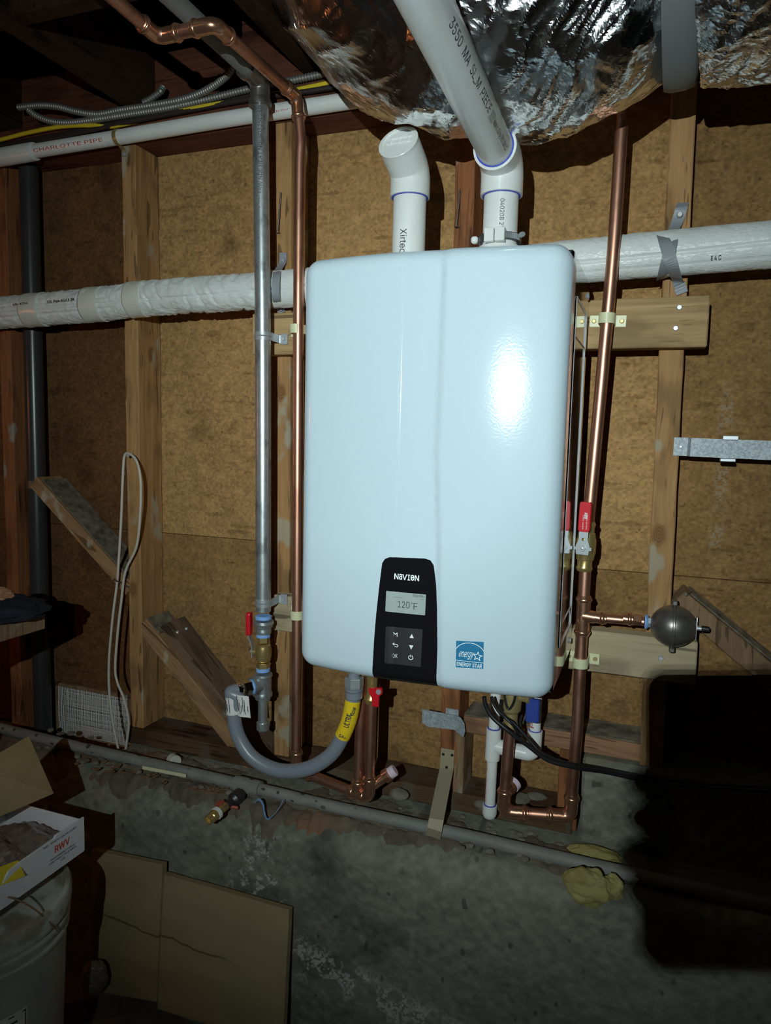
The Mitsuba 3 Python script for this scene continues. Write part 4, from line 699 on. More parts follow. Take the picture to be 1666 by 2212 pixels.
# ------------------------------------------------------------------ galvanised gas pipe, valve, flexible connector
G = thing('gas_pipe', 'galvanised steel gas pipe with printed lettering and a red handled shutoff valve', 'pipe')
RG = .0167; g0, g1, g2 = V(*(-0.4517, -0.0860, 0.7290)), V(*(-0.4419, -0.0860, 0.2681)), V(*(-0.4365, -0.0860, -0.3302))
add(G + '__pipe', tube(catmull([g0 + UP * .02, g1, g2], 8), RG, 32), 'galvanized', 60)
gk = V(g0[0] + .0, -.086, .775); gf = V(gk[0] - .01, -.80, .79)
add(G + '__elbow', cat(sweep(fillet([g0, gk, gk + unit(gf - gk) * .05], .03, 12), circ(.0205, 30), True), lathe([(-.006, RG), (-.006, .0225), (.0, .0232), (.008, .0225), (.010, .0205)], g0, UP, 30), lathe([(0, .0205), (.002, .0232), (.012, .0225), (.013, RG)], gk + unit(gf - gk) * .045, gf - gk, 30)), 'dark_steel', 40, label='dark iron elbow')
add(G + '__overhead_pipe', rod(gk + unit(gf - gk) * .04, gf, RG, 28), 'old_pipe', 60)
gd = unit(g1 - g2); gn = V(.60, -.80, 0)
sA, sB = V(*(-0.4392, -0.1000, 0.7242)), V(*(-0.4351, -0.1000, 0.2944)); add(G + '__lettering', text_cyl(text('M A53 GRADE A NSF 372 NPS 1" XSCH40X 21\' ERW NDE HEAT NO: SD325E2507', .0075, .0003, width=abs(sA[2] - sB[2])), V(g1[0] - .004, g1[1], sB[2]), gd, gn, RG + .0002), 'print_dark')
sA, sB = V(*(-0.4350, -0.1000, 0.2802)), V(*(-0.4316, -0.1000, 0.1125)); add(G + '__lettering', text_cyl(text('<EMS> RWP 300 PSI KD1 M', .0075, .0003, width=abs(sA[2] - sB[2])), V(g2[0] - .008, g2[1], sB[2]), gd, gn, RG + .0002), 'print_dark')
ga, gb, gc, gdn = V(*(-0.4352, -0.0860, -0.3477)), V(*(-0.4350, -0.0860, -0.3810)), V(*(-0.4335, -0.0860, -0.4238)), V(*(-0.4332, -0.0860, -0.4627)); gx = g2[0] + .0005
P_ = lambda z: V(gx, -.086, z); zz = lambda p: p[2]
for tr_, th_ in ((RG, P_(ga[2] + .003)), (.0143, P_(gb[2] - .004)), (.0145, P_(gdn[2]))): add(G + '__thread_tape', rough(lathe([(-.004, tr_ * .95), (-.003, tr_ * 1.07), (.0, tr_ * 1.08), (.004, tr_ * 1.05), (.005, tr_ * .95)], th_, UP, 28), .0009, 160, 3, .004), 'thread_tape', label='pale blue thread sealing tape')
zr = ga[2]; add(G + '__reducer', lathe([(-.004, RG), (-.004, .0222), (-.010, .0228), (-.013, .0205), (-.018, .0200), (-.021, .0168), (-.026, .0172), (-.029, .0176), (-.0325, .0170), (-.0325, .0125)], P_(zr), UP, 30), 'galvanized', 40)
va = cat(nutm(P_(gb[2] - .019), UP, .0150, .012, 6), nutm(P_(gdn[2] + .004), UP, .0150, .012, 6), lathe([(-.020, .0135), (-.017, .0165), (-.014, .0165), (-.008, .0180), (.008, .0180), (.014, .0165), (.017, .0165), (.020, .0135)], P_((gb[2] - .007 + gdn[2] + .004) / 2), UP, 30), lathe([(0, .009), (.022, .009), (.022, .006), (.027, .006)], P_((gb[2] - .007 + gdn[2] + .004) / 2), V(-1, -.18, 0), 18))
VG = add(G + '__valve', va, 'brass', 35, label='brass gas shutoff valve'); vc = P_((gb[2] - .007 + gdn[2] + .004) / 2) + unit(V(-1, -.18, 0)) * .024
add(VG + '__lever', cat(strap([vc - UP * .012, vc + UP * .008, vc + V(-.004, 0, .022), vc + V(-.009, 0, .034), vc + V(-.0095, 0, .05)], .015, .0018, V(.18, -1, 0)), nutm(vc, V(-1, -.18, 0), .006, .005)), 'zinc', 20)
add(VG + '__grip', obox_round(vc + V(-.0098, 0, .062), V(.18, -.98, 0), UP, V(1, .18, 0), .0085, .026, .0048), 'red_grip', 40, label='red plastic grip')
tzz = (-0.4329, -0.0860, -0.4954)[2]; bdv = unit(V(-.56, -.82, -.05)); bo = P_(tzz)
TG = add(G + '__tee', cat(lathe([(.024, .0135), (.024, .0205), (.019, .0210), (.016, .0185), (-.016, .0185), (-.019, .0210), (-.026, .0210), (-.027, .0135)], bo, UP, 30), lathe([(0, .0175), (.018, .0180), (.019, .0205), (.026, .0205), (.026, .0135)], bo, bdv, 28)), 'galvanized', 40)
add(G + '__thread_tape', lathe([(.025, .0135), (.0265, .0165), (.030, .0160), (.031, .0135)], bo, bdv, 24), 'thread_tape')
add(G + '__drip_leg', cat(lathe([(-.026, .0125), (-.026, .0168), (-.034, .0168), (-.036, .0106), (-.088, .0106)], bo, UP, 26)), 'galvanized', 40); add(G + '__drip_cap', lathe([(-.088, .0106), (-.088, .0142), (-.104, .0142), (-.108, .010)], bo, UP, 22), 'galvanized', 40)
X_ = thing('gas_hose', 'grey coated flexible gas hose sagging from the gas valve to the heater, yellow sleeve', 'hose')
h0 = bo + bdv * .052; nb = cat(nutm(bo + bdv * .029, bdv, .0172, .020, 6), lathe([(.049, .0150), (.056, .0158), (.062, .0155)], bo, bdv, 24)); add(X_ + '__nut', nb, 'chrome', 25, label='shiny hex nut')
he = V((-0.1946, -0.1400, -0.4549)[0], -.140, (-0.1944, -0.1400, -0.4607)[2])
hpth = catmull([h0 + bdv * .004, bo + bdv * .072 + V(-.004, 0, -.004), V(*(-0.4655, -0.1420, -0.5132)), V(*(-0.4728, -0.1450, -0.5517)), V(*(-0.4611, -0.1450, -0.5988)), V(*(-0.4240, -0.1450, -0.6402)), V(*(-0.3645, -0.1400, -0.6582)), V(*(-0.2964, -0.1400, -0.6411)), V(*(-0.2436, -0.1400, -0.6010)), V(*(-0.2162, -0.1400, -0.5523)), V(*(-0.2016, -0.1400, -0.5096)), he], 10)
add(X_ + '__hose', tube(hpth, .0153, 26), 'grey_hose', 60); add(X_ + '__nut', cat(lathe([(-.012, .0160), (-.010, .0175), (.002, .0182), (.003, .0150)], he, UP, 26), lathe([(.002, .0150), (.006, .0185), (.010, .0185)], he, UP, 26), nutm(he + UP * .010, UP, .0190, .022, 6), lathe([(.03, .012), (.075, .012)], he, UP, 20)), 'grey_hose', 25)
add(X_ + '__nut', nutm(he + UP * .0115, UP, .0192, .021, 6), 'zinc', 25)
zt_, zb_ = (-0.1972, -0.1400, -0.4728)[2], (-0.2171, -0.1400, -0.5614)[2]; sl = hpth[(hpth[:, 2] < zt_) & (hpth[:, 2] > zb_) & (hpth[:, 0] > -.30)]; SL = add(X_ + '__sleeve', tube(sl, .0160, 28, False), 'yellow_sleeve', 60, label='yellow gas marking sleeve')
mdl = len(sl) // 2; sdv = unit(sl[0] - sl[-1]); sdv = sdv if sdv[2] > 0 else -sdv; sn = unit(V(.42, -1, .05)); top_, bot_ = (sl[0], sl[-1]) if sl[0][2] > sl[-1][2] else (sl[-1], sl[0])
add(SL + '__lettering', cat(text_cyl(text('ULTRA', .0105, .0003, True, width=.029), sl[mdl] - sdv * .012, sdv, unit(V(.55, -1, .0)), .0162), text_cyl(text('flow', .0085, .0003, True, width=.019), sl[mdl] + sdv * .017, sdv, unit(V(.95, -1, .0)), .0163), text_cyl(text('Dormont', .0055, .0003, width=.024), sl[mdl] - sdv * .006, sdv, unit(V(.02, -1, .0)), .0162)), 'print_dark', False)
gsd = unit(np.cross(sdv, V(0, 1, 0))); gsd = gsd if gsd[0] > 0 else -gsd
gt = text('GAS', .0065, .0003, True, True, .016); gb_ = sl[-1] if sl[-1][2] < sl[0][2] else sl[0]; gq = gb_ + sdv * .008; an = gt.vertices[:, 0] / .0162; fwd = unit(np.cross(gsd, sdv)); fwd = fwd if fwd[1] < 0 else -fwd
nn_ = unit(V(.34, -1, 0) - sdv * (V(.34, -1, 0) @ sdv)); tt_ = unit(np.cross(nn_, sdv)); tt_ = tt_ if tt_[0] > 0 else -tt_
gv = trimesh.remesh.subdivide_to_size(gt.vertices, gt.faces, .002); a_ = gv[0][:, 0] / .0162; add(SL + '__lettering', M(gq + sdv * gv[0][:, 1:2] + ((.0165 + gv[0][:, 2]) * np.cos(a_))[:, None] * nn_ + ((.0165 + gv[0][:, 2]) * np.sin(a_))[:, None] * tt_, gv[1]), 'print_dark', False)
# paper tag wrapped round the hose with a loose flap
zt_, zb_ = (-0.4679, -0.1420, -0.5011)[2], (-0.4682, -0.1450, -0.5489)[2]; tg = hpth[(hpth[:, 2] < zt_) & (hpth[:, 2] > zb_) & (hpth[:, 0] < -.40)]; a0, a1 = tg[0], tg[-1]; td_ = unit(a0 - a1); td_ = td_ if td_[2] > 0 else -td_; Lt = np.linalg.norm(a0 - a1); lo_ = a0 if a0[2] < a1[2] else a1
fa = unit(V(1, 0, 0) - td_ * td_[0]); fb = unit(np.cross(td_, fa)); fb = fb if fb[1] < 0 else -fb
crv = [lo_ + .0166 * (fa * math.cos(w) + fb * math.sin(w)) for w in np.linspace(math.radians(300), math.radians(35), 28)]; last = crv[-1]; crv += [last + fa * s_ + fb * (.004 * math.sin(s_ * 160)) - td_ * s_ * .25 for s_ in np.linspace(.003, .03, 10)]
crv = np.array(crv); kx = len(crv); grid = np.concatenate([crv, crv + td_ * Lt]); i = np.arange(kx - 1); ff = np.vstack([np.stack([i, i + 1, i + 1 + kx], 1), np.stack([i, i + 1 + kx, i + kx], 1)])
g2_ = grid.copy(); ctr = lo_; g2_ += np.tile(unit(V(0, -1, .1)) * .0004, (2 * kx, 1)); TGp = add(X_ + '__tag', M(np.vstack([grid, g2_]), np.vstack([ff, ff[:, ::-1] + 2 * kx])), 'paper', 60, label='white paper tag wrapped round the hose')
pr_ = []
for j in list(range(8, 22)) + list(range(28, 36)):
    if j % 7 == 6: continue
    p_, q_ = crv[j], crv[j + 1]; nrm = unit(np.cross(q_ - p_, td_)); nrm = nrm if nrm[1] < 0 else -nrm; s0_, s1_ = .006 + .003 * (j % 3), Lt - .004 - .006 * ((j * 5) % 4)
    pr_.append(obox((p_ + q_) / 2 + nrm * .0007 + td_ * (s0_ + s1_) / 2, [td_, unit(q_ - p_), nrm], [(s1_ - s0_) / 2, np.linalg.norm(q_ - p_) * .22, .0002], .00005))
add(TGp + '__print', cat(pr_), 'print_dark', False, label='columns of small print', kind='stuff')
for yz, lab in ((727, 'grey one-hole strap holding the gas pipe to the upper board'), (1302, 'grey one-hole strap holding the gas pipe beside its valve')): pass
def onehole(o, label):
    k = thing('pipe_strap', label, 'pipe strap'); o = np.asarray(o, float); r = RG + .0008; P = [o + V(-r * .7, .032, 0), o + V(-r, .012, 0)] + [o + V(-r * math.cos(a), -r * math.sin(a), 0) for a in np.linspace(0, math.pi, 20)] + [o + V(r * .92, .024, 0), o + V(r - .004, .044, 0), o + V(r + .001, .0462, 0), o + V(r + .012, .0462, 0)]
    add(k + '__band', strap(P, .017, .0014, UP), 'zinc', 30); add(k + '__rib', lathe([(-.002, r), (0, r + .002), (.002, r)], o, UP, 30), 'zinc', 40); add(k + '__tongue', obox(o + V(r + .008, .0455, 0), np.eye(3), [.0085, .0009, .0115], .0008), 'zinc'); add(k + '__screw', screw(o + V(r + .007, .0442, 0), V(0, -1, 0), .0042), 'screw_steel')
onehole(V(g1[0] + .0005, -.0855, (-0.4419, -0.0860, 0.2614)[2]), 'grey one-hole strap holding the gas pipe to the upper board'); onehole(V(gx, -.0855, (-0.4366, -0.0860, -0.3105)[2]), 'grey one-hole strap holding the gas pipe just above its red valve')
# ------------------------------------------------------------------ white condensate drain under the heater
D = thing('condensate_drain', 'thin white plastic drain piping with a tee and a capped leg under the heater', 'pipe')
RD = .0107; p0, p1, p2, p3 = V(*(0.0785, -0.0580, -0.4700)), V(*(0.0778, -0.0580, -0.5474)), V(*(0.0766, -0.0580, -0.6357)), V(*(0.0760, -0.0580, -0.7170))
dd = unit(p3 - p0); onl = lambda v: p0 + dd * ((v - p0) @ dd)
add(D + '__pipe', rod(p0 - dd * .06, onl(p3) - dd * .01, RD, 24), 'pvc')
tt = onl(V(*(0.0763, -0.0580, -0.5574))); ta, tb_ = onl(V(*(0.0768, -0.0580, -0.5214))), onl(V(*(0.0756, -0.0580, -0.5868)))
brd = unit(V(1, .02, -.05)); add(D + '__tee', cat(lathe([(0, RD), (.0006, .0145), (.003, .0150), (np.linalg.norm(tb_ - ta) - .003, .0150), (np.linalg.norm(tb_ - ta), .0145), (np.linalg.norm(tb_ - ta), RD)], ta, dd, 28), rod(tt, tt + brd * .030, .0148, 28)), 'pvc', 35)
er = V(*(0.1588, -0.0580, -0.5332)); er[2] = (tt + brd * (er[0] - tt[0]))[2]; eu = V(er[0] + .001, -.058, (0.1598, -0.0580, -0.5159)[2] + .004)
add(D + '__pipe', rod(tt + brd * .02, er - brd * .03, RD, 24), 'pvc'); add(D + '__elbow', tube(fillet([er - brd * .040, er, eu], .014, 12), .0148, 28), 'pvc', 40); top = eu + UP * .12
add(D + '__pipe', rod(eu - UP * .005, top, RD, 24), 'pvc'); cb = onl(V(*(0.0766, -0.0580, -0.6831))); add(D + '__cap', lathe([(0, RD), (0, .0142), (.002, .0148), (.018, .0148), (.026, .012), (.030, .006), (.031, .001)], cb, dd, 28), 'pvc', 50)
for o, r in ((ta - dd * .0008, .0128), (tb_ + dd * .0004, .0126), (cb - dd * .0008, .0126), (eu + UP * .0006, .0122)): add(D + '__primer_band', lathe([(-.0008, RD), (-.0008, r), (.0008, r), (.0008, RD)], o, dd, 26), 'primer_blue', label='blue primer line')
add(D + '__lettering', text_cyl(text('PIPE', .0085, .0003, width=.048), eu + UP * .006, UP, V(-.12, -1, 0), RD + .0001), 'print_red', False, label='red print')
add(D + '__lettering', text_cyl(text('CHARLOTTE', .0075, .0003, width=.075), cb - dd * .006, -dd, V(-.75, -.7, 0), RD + .0001), 'print_red', False)
def cord(name, pts, r, m, label, category, group=None, n=10): return one(name, tube(catmull(pts, n), r, 12), m, label, category, 60, group)
cord('power_cord', [(0.0750, -0.1500, -0.4249), (0.0792, -0.1500, -0.4423), (0.0932, -0.1500, -0.4626), (0.1248, -0.1500, -0.4844), (0.1586, -0.1400, -0.5094), (0.1968, -0.1300, -0.5355), (0.2460, -0.1100, -0.5494), (0.2980, -0.0600, -0.5706), (0.3652, -0.0350, -0.5846), (0.4309, -0.0350, -0.5818), (0.6215, -0.0350, -0.5577)], .0042, 'black_rubber', 'black power cord drooping from the heater and away to the right', 'cord')
cord('signal_cord', [(0.0850, -0.1300, -0.4302), (0.0909, -0.1300, -0.4448), (0.1068, -0.1300, -0.4632), (0.1293, -0.1300, -0.4750), (0.1611, -0.1300, -0.5040), (0.1791, -0.1300, -0.5207), (0.2042, -0.1220, -0.5339), (0.2368, -0.1050, -0.5460), (0.2887, -0.0500, -0.5694), (0.3733, -0.0250, -0.5820), (0.4391, -0.0250, -0.5792), (0.6230, -0.0250, -0.5569)], .0030, 'black_rubber', 'second thinner black cord running just above the power cord', 'cord')
cord('loop_cord', [(0.1057, -0.1400, -0.4300), (0.1055, -0.1400, -0.4462), (0.1131, -0.1400, -0.4613), (0.1294, -0.1400, -0.4748), (0.1418, -0.1200, -0.5022), (0.1366, -0.1000, -0.4832), (0.1380, -0.0900, -0.4727)], .0026, 'black_rubber', 'short black cord looping past the brass service valve', 'cord')

# ------------------------------------------------------------------ foil duct hung over the heater
def foil(path, rad, seed):
    """crumpled foil sleeve: creases at several scales drawn out along a slant, shaded facet by facet"""
    P = catmull(path, 40); s = np.r_[0, np.cumsum(np.linalg.norm(np.diff(P, axis=0), axis=1))]; L = s[-1]; R = .175; C = 2 * math.pi * R
    nu, nw = int(L / .0024), int(C / .0024); U, Wd = np.meshgrid(np.linspace(0, L, nu), np.arange(nw) * C / nw, indexing='ij'); rg = np.random.default_rng(seed)
    u, w = U.ravel() + rg.normal(0, .0006, U.size), Wd.ravel() + rg.normal(0, .0006, U.size)
    tng = np.gradient(P, axis=0); tng /= np.linalg.norm(tng, axis=1, keepdims=True); ctr = np.stack([np.interp(u, s, P[:, k]) for k in range(3)], 1); tg = np.stack([np.interp(u, s, tng[:, k]) for k in range(3)], 1); tg /= np.linalg.norm(tg, axis=1, keepdims=True)
    b = np.cross(tg, V(0, 1, 0)); b /= np.linalg.norm(b, axis=1, keepdims=True); a = np.cross(b, tg); th = w / R + math.pi / 2
    z0 = u * 0 + seed * 3.7; N = lambda x, y, k: meshkit.noise(np.stack([x, y, z0 + k * 1.9], -1), seed + k)
    wx, wy = (meshkit.fbm(np.stack([u * 9, w * 9, z0], -1), 3, seed) - .5) * .07, (meshkit.fbm(np.stack([u * 9 + 40, w * 9, z0], -1), 3, seed + 1) - .5) * .07
    ca, sa_ = math.cos(.95), math.sin(.95); al = (u + wx) * ca - (w + wy) * sa_; ac = (u + wx) * sa_ + (w + wy) * ca
    rid = lambda n, p: (1 - np.abs(2 * n - 1)) ** p
    m1, m2 = np.clip(3 * N(u * 11, w * 11, 11) - .6, .35, 1), np.clip(3 * N(u * 17, w * 17, 12) - .6, .25, 1)
    d = .016 * rid(N(ac / .085, al / .26, 1), 2) + .0060 * m1 * rid(N(ac / .030, al / .10, 2), 1.6) + .0035 * rid(N(ac / .022, al / .06, 3), 1.4) * m2 + (.0018 * rid(N(ac / .010, al / .034, 4), 1.2) + .0011 * rid(N(al / .009, ac / .022, 6), 1.2) + .0009 * N(u / .0055, w / .0055, 5)) * (.45 + .55 * m2) + .006 * rid(N((u * .35 + w * .94) / .04, (u * .94 - w * .35) / .12, 7), 1.6) * np.clip(1 - u / (L * .6), 0, 1)
    d += .022 * (meshkit.fbm(np.stack([u * 5, w * 4, z0], -1), 2, seed + 5) - .5) - .010
    rr = np.array([rad(x) for x in np.linspace(0, 1, 200)]); rr = np.interp(u / L, np.linspace(0, 1, 200), rr) + d
    v = ctr + (rr * np.cos(th))[:, None] * a + (rr * np.sin(th))[:, None] * b
    i, j = np.meshgrid(np.arange(nu - 1), np.arange(nw), indexing='ij'); j2 = (j + 1) % nw; q = np.stack([i * nw + j, i * nw + j2, (i + 1) * nw + j2, (i + 1) * nw + j], -1).reshape(-1, 4)
    return M(v, np.vstack([q[:, [0, 1, 2]], q[:, [0, 2, 3]]]))
dm = foil([V(-.165, -.30, 1.24), V(-.155, -.275, .98), V(-.085, -.255, .815), V(.07, -.245, .755), V(.24, -.243, .755), V(.345, -.245, .762)], lambda t: .186 + .012 * math.sin(t * 3.1) - .062 * max(0, (t - .86) / .14) ** 1.6, 3)
one('foil_duct', dm, 'foil', 'fat crinkled silver foil duct bending down over the heater', 'duct', False)
dm2 = foil([V(.352, -.25, .757), V(.42, -.255, .768), V(.65, -.275, .81), V(.9, -.29, .84), V(1.15, -.3, .86)], lambda t: .150 + .034 * min(1, t / .16) ** .7, 8)
one('foil_duct', dm2, 'foil', 'crinkled silver foil duct continuing to the right beyond the grey joint', 'duct', False)
jd = unit(V(1, -.03, .05)); one('duct_joint', lathe([(-.030, .120), (-.030, .163), (-.020, .166), (.0, .166), (.014, .163), (.020, .156), (.022, .12)], V(.350, -.246, .757), jd, 64), 'foil_tape', 'smooth grey taped collar joining the two foil ducts', 'duct joint', 50)

# ------------------------------------------------------------------ cables along the top plate
cord('yellow_cable', [(-1.3377, -0.0120, 0.7761), (-1.2430, -0.0120, 0.7766), (-1.1513, -0.0120, 0.7826), (-1.0486, -0.0120, 0.7845), (-0.9570, -0.0120, 0.7768), (-0.8905, -0.0100, 0.7675), (-0.7798, -0.0080, 0.7743), (-0.6390, -0.0120, 0.7789), (-0.5000, -0.0080, 0.7818), (-0.3647, -0.0120, 0.7843), (-0.2813, -0.0100, 0.7900), (-0.1410, -0.0100, 0.7876)], .0050, 'yellow_cable', 'yellow electrical cable along the top plate', 'cable')
for k, (off, lab) in enumerate(((0, 'dark brown cable lying just above the white overhead pipe'), (-17, 'dark cable lying behind the yellow cable'))):
    cord('dark_cable', [V(*p) + V(0, .012 * k, -.0105 * 0 + .012 * k) for p in ((-1.3410, -0.0100, 0.7567), (-1.0949, -0.0100, 0.7595), (-0.8837, -0.0100, 0.7698), (-0.6896, -0.0100, 0.7763), (-0.5218, -0.0100, 0.7800), (-0.3441, -0.0100, 0.7768), (-0.1408, -0.0100, 0.7806))], .0062, 'dark_cable', lab, 'cable')
def armored(pts, label, r=.0070):
    c = catmull(pts, 40); s = np.r_[0, np.cumsum(np.linalg.norm(np.diff(c, axis=0), axis=1))]; n = int(s[-1] / .0011); u = np.linspace(0, s[-1], n); P = np.stack([np.interp(u, s, c[:, k]) for k in range(3)], 1)
    return one('armored_cable', sweep(P, lambda i, k: circ(r * (1 + .17 * math.sin(u[min(i, n - 1)] / .0068 * 6.283)), 12)), 'armor', label, 'cable', 60)
armored([(-1.1748, -0.0160, 0.8438), (-1.1081, -0.0160, 0.8396), (-1.0505, -0.0160, 0.8290), (-0.9924, -0.0180, 0.8102), (-0.9304, -0.0180, 0.7962), (-0.8630, -0.0180, 0.7970), (-0.7845, -0.0180, 0.7961), (-0.6945, -0.0200, 0.7965), (-0.6265, -0.0300, 0.8008), (-0.5661, -0.0500, 0.8085), (-0.5304, -0.0700, 0.8149), (-0.5063, -0.0800, 0.8358)], 'ribbed armoured cable sweeping up behind the gas pipe')
armored([(-1.1444, -0.0140, 0.8342), (-1.1183, -0.0140, 0.8169), (-1.0750, -0.0140, 0.7998), (-1.0179, -0.0140, 0.7896), (-0.9343, -0.0140, 0.7868), (-0.8417, -0.0120, 0.7875), (-0.7382, -0.0120, 0.7876), (-0.6268, -0.0120, 0.7930), (-0.5207, -0.0120, 0.8000), (-0.4084, -0.0120, 0.8032), (-0.2808, -0.0120, 0.8088)], 'ribbed armoured cable lying lowest along the top plate')
armored([(-0.8069, -0.0060, 0.8110), (-0.7889, -0.0040, 0.8176), (-0.7661, 0.0000, 0.8304), (-0.7647, 0.0100, 0.8446)], 'short stub of ribbed armoured cable poking up')
cord('lamp_cord', [(-0.8644, -0.0280, -0.7467), (-0.8545, -0.0280, -0.6744), (-0.8696, -0.0260, -0.6171), (-0.8926, -0.0220, -0.5795), (-0.9009, -0.0200, -0.5390), (-0.8939, -0.0160, -0.4431), (-0.8825, -0.0160, -0.3705), (-0.8683, -0.0160, -0.2928), (-0.8286, -0.0220, -0.2249), (-0.8098, -0.0300, -0.1431), (-0.8074, -0.0300, -0.0644), (-0.8225, -0.0240, -0.0184), (-0.8479, -0.0180, -0.0003), (-0.8680, -0.0140, -0.0066), (-0.8730, -0.0160, -0.0681), (-0.8788, -0.0160, -0.1601), (-0.8877, -0.0180, -0.2766), (-0.8946, -0.0160, -0.3245), (-0.9074, -0.0180, -0.4084), (-0.9194, -0.0200, -0.5174), (-0.9193, -0.0220, -0.6017), (-0.9057, -0.0260, -0.6836), (-0.8860, -0.0300, -0.7522)], .0032, 'white_cord', 'dirty white cord looped over a nail on the left stud', 'cord', n=14)
def nail(a, b, r, label):
    a, b = np.asarray(a), np.asarray(b); d = unit(b - a); L = np.linalg.norm(b - a)
    return one('nail', lathe([(0, r), (L - .0022, r), (L - .002, r * 2.1), (L, r * 2.1)], a, d, 12), 'nail_steel', label, 'nail', 30)
nail((-0.4475, -0.0030, 0.5800), (-0.4508, -0.0100, 0.4937), .0019, 'rusty nail bent down the stud behind the galvanised gas pipe')
nail((-0.0451, -0.0030, 0.5490), (-0.0477, -0.0120, 0.4757), .0019, 'grey nail bent down the stud between the two vent pipes')
nail((-0.9011, 0.0200, -0.0048), (-0.8448, -0.0300, -0.0045), .0017, 'nail holding up the dirty white cord')
nail((-0.8709, 0.0100, -0.3414), (-0.8879, -0.0350, -0.3111), .0016, 'long nail sticking out at the crossing of the white cord')
nail((0.4292, 0.0100, -0.2198), (0.4184, -0.0200, -0.2203), .0014, 'small nail by the top of the right hand brace')
# ------------------------------------------------------------------ sheet metal brackets
k = thing('joist_bracket', 'bright galvanised steel bracket bar at the right edge', 'bracket')
z0_, z1_ = (0.4014, -0.0060, 0.0353)[2], (0.3992, -0.0060, 0.0692)[2]; zc = (z0_ + z1_) / 2; hh = (z1_ - z0_) / 2
add(k + '__bar', cat(strap([V(.381, -.0045, zc), V(.405, -.0045, zc), V(.410, -.010, zc - .0005), V(.75, -.011, zc - .006)], 2 * hh, .002, UP)), 'spangle', 20)
add(k + '__clip', box(.462, .488, -.016, -.002, zc + hh - .003, zc + hh + .005, .001), 'zinc'); add(k + '__clip', box(.460, .486, -.016, -.002, zc - hh - .008, zc - hh - .002, .001), 'zinc'); add(k + '__screw', screw(V(.393, -.006, zc), V(0, -1, 0), .003), 'zinc')
k = thing('angle_bracket', 'bent galvanised steel bracket jutting from the stud under the heater', 'bracket')
q0, q1 = V(*(-0.0778, -0.0450, -0.5271)), V(*(-0.0127, -0.0120, -0.5409)); add(k + '__blade', plate([(0, -.012), (.012, -.0195), (np.linalg.norm(q1 - q0), -.0165), (np.linalg.norm(q1 - q0), .015), (0, .0165)], q0, q1 - q0, UP, .0018), 'spangle', False)
add(k + '__flange', plate([(-.002, -.017), (.020, -.026), (.024, -.012), (.021, .004), (.012, .014), (-.002, .016)], q1, V(.9, -.25, -.05), UP, .0018), 'spangle', False); add(k + '__tab', plate([(-.014, .012), (.014, .012), (.014, .026), (-.014, .026)], q1 + V(-.010, .006, 0), V(1, 0, 0), UP, .0018), 'spangle', False); add(k + '__screw', screw(q1 + V(.012, -.006, .002), V(-.25, -.95, 0), .0035), 'zinc')
k = thing('strap_bracket', 'tan metal strap screwed to the stud and bent out over the sill pipe', 'bracket')
sb = [V(*(-0.0300, -0.0040, -0.6065)), V(*(-0.0313, -0.0050, -0.6500)), V(*(-0.0250, -0.0600, -0.6750)), V(*(-0.0197, -0.1150, -0.7066)), V(*(-0.0203, -0.1240, -0.7237)), V(*(-0.0244, -0.1180, -0.7435))]
add(k + '__band', strap(sb, .030, .0018, V(1, .05, 0)), 'tan_metal', 25)
for p in ((-0.0393, -0.0060, -0.6188), (-0.0198, -0.0060, -0.6173), (-0.0309, -0.0068, -0.6460)): add(k + '__hole', lathe([(0, .0030), (.0006, .0030)], V(*p) + V(0, -.0008, 0), V(0, -1, 0), 14), 'black_rubber')
one('timber_post', rough(box(-.018, .004, .001, .087, -.742, -.567, .002), .0012, 14, 21, .03), 'old_wood', 'dark old stub of timber beside the tan strap', 'timber')

# ------------------------------------------------------------------ things on the ledge and the ground
k = thing('drain_valve', 'old drain valve with a red handle and a brass spout jutting from the ledge', 'valve')
va_, vb_ = V(*(-0.4683, -0.1250, -0.7394)), V(*(-0.4849, -0.2250, -0.7535)); vd = unit(vb_ - va_); Lv = np.linalg.norm(vb_ - va_)
add(k + '__body', cat(rod(va_ - vd * .03, va_ + vd * Lv * .6, .0085, 16), lathe([(-.016, .008), (-.010, .015), (.012, .015), (.018, .009)], va_ + vd * .012, vd, 20)), 'black_iron', 40)
add(k + '__ring', lathe([(0, .009), (0, .0135), (.006, .0135), (.006, .009)], va_ + vd * (Lv - .030), vd, 22), 'pvc', label='white ring'); add(k + '__spout', cat(lathe([(-.03, .0085), (0, .0085), (.004, .0118), (.014, .0118), (.016, .010), (.026, .010), (.027, .008), (.020, .006)], va_ + vd * (Lv - .025), vd, 22)), 'brass')
hp_ = V(*(-0.4925, -0.1650, -0.7540)); add(k + '__handle', cat(lathe([(0, .006), (.0, .0115), (.007, .0115), (.008, .009)], hp_, V(-.2, -.45, .87), 20), beam(hp_ + V(.002, 0, .003), hp_ + V(.036, .012, -.002), .011, .006, V(0, -.8, .6), .002)), 'faded_red', 35, label='faded red handle')
rb = [V(*(-0.4223, -0.1450, -0.7417)), V(*(-0.4126, -0.1400, -0.7347)), V(*(-0.3993, -0.1470, -0.7391)), V(*(-0.3907, -0.1560, -0.7506)), V(*(-0.3787, -0.1630, -0.7590)), V(*(-0.3648, -0.1600, -0.7482)), V(*(-0.3549, -0.1500, -0.7304)), V(*(-0.3522, -0.1450, -0.7198))]
rc_ = catmull(rb, 8); one('tape_scrap', sweep(rc_, lambda i, n: (lambda w_: np.array([[w_, .0003], [-w_, .0003], [-w_, -.0003], [w_, -.0003]]))(.0065 * (.35 + .65 * math.sin(math.pi * (i + 1) / (n + 1)) * (1 - .75 * math.exp(-((i - n * .55) / 4.) ** 2)))), True, up=V(.5, -.5, .7)), 'thread_tape', 'curled scrap of blue tape on the ledge below the sill pipe', 'tape scrap', 40)
